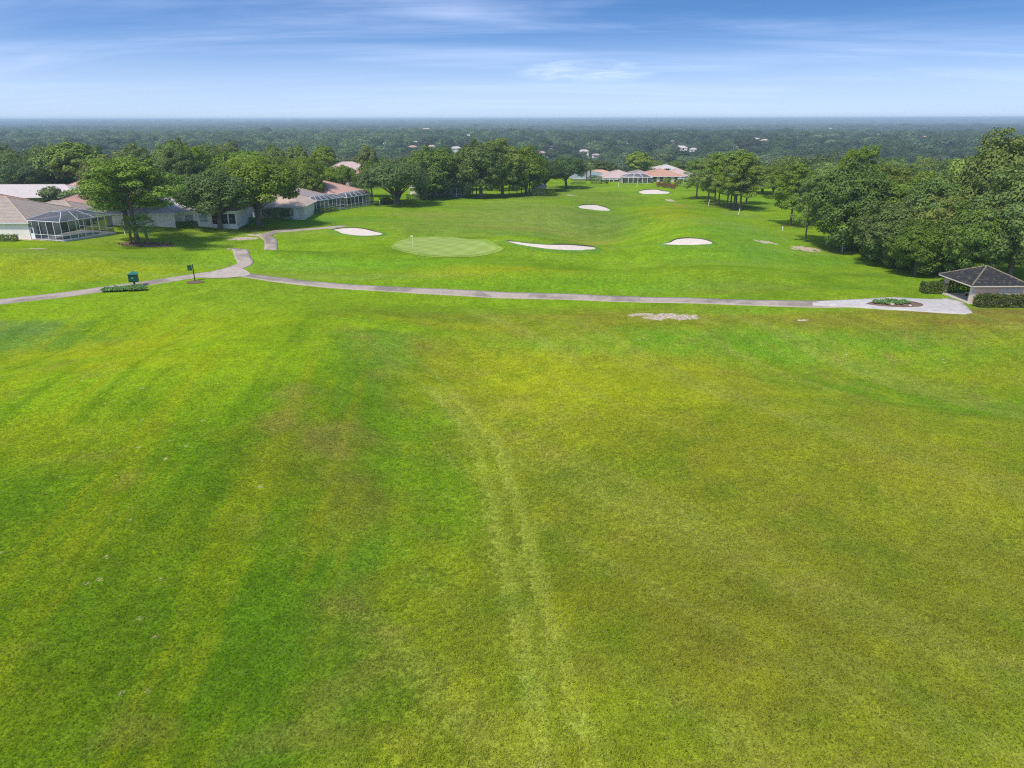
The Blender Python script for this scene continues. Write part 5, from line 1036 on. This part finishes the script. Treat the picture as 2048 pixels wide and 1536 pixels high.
def ring(D0, D1, cell, smin, smax):
    r = np.random.default_rng(int(D0)); 
    for y in np.arange(D0, D1, cell):
        half = y*.78+60; xs = np.arange(-half, half, cell); xs = xs+r.uniform(-.45, .45, len(xs))*cell; ys = y+r.uniform(-.45, .45, len(xs))*cell
        keep = np.ones(len(xs), bool)
        for cx, cy, rx, ry in CLEAR: keep &= ((xs-cx)/(rx+4))**2+((ys-cy)/(ry+4))**2 > 1
        for hx, hy, hw in HS: keep &= ~((np.abs(xs-hx-(ys-hy)*hx/hy) < hw+4) & (ys > hy-22) & (ys < hy+hw*1.2+5))
        if D0 < 500:
            keep &= ys > 425+0*xs
            for a_, b_, c_ in used: keep &= np.hypot(xs-a_, ys-b_) > c_*.5
        gap = vnoise(xs, ys, 45, 91); keep &= gap > -.72
        xs, ys = xs[keep], ys[keep]; zs = hgt(xs, ys); s0 = smin+(smax-smin)*r.random(len(xs))*(.75+.5*(vnoise(xs, ys, 60, 92)+1)/2)
        for hx, hy, hw in HS: s0 = np.where((np.abs(xs-hx-(ys-hy)*hx/hy) < hw*.9+3) & (ys > hy-230) & (ys < hy), s0*.40, s0)
        sel = vnoise(xs, ys*.4, 150+y*.12, 97)+.25*r.normal(size=len(xs)); idx_.extend(np.where(sel < .12, r.integers(0, 4, len(xs)), r.integers(4, 7, len(xs))).tolist())
        for a_, b_, c_, d_ in zip(xs, ys, zs, s0): pts.append((a_, b_, c_-.6)); e_ = r.uniform(.85, 1.15); scl.append((d_, d_*e_, d_*r.uniform(.5, .9)))
ring(400, 900, 14.5, .8, 1.5); ring(900, 1800, 18, 1.0, 1.9); ring(1800, 3600, 22, 1.2, 2.2); ring(3600, 7000, 42, 2.2, 3.2); ring(7000, 16000, 110, 5.0, 7.0)
scl = [(a_, b_, c_ if y_[1] < 1800 else c_*(.62 if y_[1] < 3600 else (.36 if y_[1] < 7000 else .2*random.choice((.5, .7, 1, 1, 1.5, 2.2))))) for (a_, b_, c_), y_ in zip(scl, pts)]
fw = scatter('distant_woods', pts, scl, idx=idx_); tag(fw, 'endless woodland running to the horizon', kind='stuff'); fw['category'] = 'woods'
# low undergrowth that closes the woods at the ground
up_ = []; us_ = []
for (x0, x1, y0, y1, cell) in ((88, 150, 116, 300, 4.5), (-170, -70, 192, 330, 5.5), (-60, 200, 332, 425, 7)):
    for x in np.arange(x0, x1, cell):
        for y in np.arange(y0, y1, cell):
            xx = x+random.uniform(-2, 2); yy = y+random.uniform(-2, 2)
            if x0 == 88 and xx < 90+(yy-116)*.22: continue
            if x0 == -170 and (not clear_of(xx, yy, 3) or xx > -80-(yy-190)*.1+20): continue
            if not clear_of(xx, yy, 2): continue
            up_.append((xx, yy, float(hgt(xx, yy))-.8)); q = random.uniform(.28, .45); us_.append((q, q, q*.9))
ug = scatter('undergrowth', up_, us_); tag(ug, 'low undergrowth closing the gaps between the woodland trees', kind='stuff'); ug['category'] = 'undergrowth'

# rough turf: short blades standing over the nearer grass, coloured like the turf they grow from
m, g = newmat('grass_blades'); ga = g.n('ShaderNodeAttribute', attribute_name='itint', attribute_type='INSTANCER').outputs['Color']; ri = g.n('ShaderNodeNewGeometry').outputs['Random Per Island']
oi = g.n('ShaderNodeObjectInfo').outputs['Random']
c = g.n('ShaderNodeVectorMath', operation='SCALE', i={0: ga, 'Scale': g.m('ADD', g.m('MULTIPLY', ri, .55), g.m('ADD', g.m('MULTIPLY', oi, .5), 1.05))}).outputs[0]
c = g.mix(g.ramp(ri, .80, .95, 0, .6), c, (.42, .36, .12))
a_ = g.n('ShaderNodeBsdfDiffuse', i={'Color': c}); b_ = g.n('ShaderNodeBsdfTranslucent', i={'Color': c}); mx = g.n('ShaderNodeMixShader', i={0: .35, 1: a_.outputs[0], 2: b_.outputs[0]}); g.n('ShaderNodeOutputMaterial', i={'Surface': mx.outputs[0]}); M['blades'] = m
tufts = bpy.data.collections.new('tuft_sources')
for sd in range(4):
    r_ = random.Random(sd); mb = MB()
    for k in range(18):
        a_ = r_.uniform(0, 6.283); q = .11*math.sqrt(r_.random()); x, y = q*math.cos(a_), q*math.sin(a_); a_ = r_.uniform(0, 6.283); ln = r_.uniform(.05, .11); w_ = .009; lean_ = r_.uniform(.3, 1.1)*ln
        dx, dy = math.cos(a_), math.sin(a_); mb.quad((x-dy*w_, y+dx*w_, -.01), (x+dy*w_, y-dx*w_, -.01), (x+dx*lean_*.5+dy*w_*.8, y+dy*lean_*.5-dx*w_*.8, ln*.6), (x+dx*lean_, y+dy*lean_, ln*.85), (x+dx*lean_*.5-dy*w_*.8, y+dy*lean_*.5+dx*w_*.8, ln*.6))
    me = bpy.data.meshes.new('tuft'); me.from_pydata(mb.v, [], mb.f); me.materials.append(M['blades']); tufts.objects.link(bpy.data.objects.new('tuft_source', me))
r_ = np.random.default_rng(77); N_ = 150000
yy = np.sqrt(r_.random(N_)*(70**2-18**2)+18**2); xx = (r_.random(N_)*2-1)*(yy*.76+4)
dens = .6+.4*ss(-.6, .5, vnoise(xx, yy, 1.1, 95)+.5*vnoise(xx, yy, 4.3, 96)); keep = r_.random(N_) < .62*dens*(1-ss(48, 69, yy)); xx, yy = xx[keep], yy[keep]
def samp(A, x, y):
    i = np.clip(np.searchsorted(gx, x)-1, 0, len(gx)-2); j = np.clip(np.searchsorted(gy, y)-1, 0, len(gy)-2); return A[j, i]
lf = 1-ss(-10.5, -4, xx+.05*(yy-20)); s_ = (.8+.7*r_.random(len(xx)))*(1-.35*lf); s_ = s_*(1-.6*samp(BARE, xx, yy))
turf = scatter('rough_grass', np.stack([xx, yy, hgt(xx, yy)], -1), np.stack([s_, s_, s_*(1-.3*lf)], -1), tufts, tint=np.clip(samp(TINT, xx, yy)*1.12, 0, 1), nsrc=4); tag(turf, 'short coarse grass blades covering the nearer slope', kind='stuff'); turf['category'] = 'grass'

# ------------------------------------------------------------------ the air
hz = MB().box((0, 13200, (GZ.min()-1+33)/2), (53000, 28400, 33-(GZ.min()-1)))
m = bpy.data.materials.new('air'); m.use_nodes = True; g = G(m.node_tree)
pv = g.n('ShaderNodeVolumePrincipled', i={'Color': (.66, .84, 1, 1), 'Density': .00019, 'Anisotropy': 0.0}); g.n('ShaderNodeOutputMaterial', i={'Volume': pv.outputs[0]})
ho = hz.build('haze', m); tag(ho, kind='stuff')
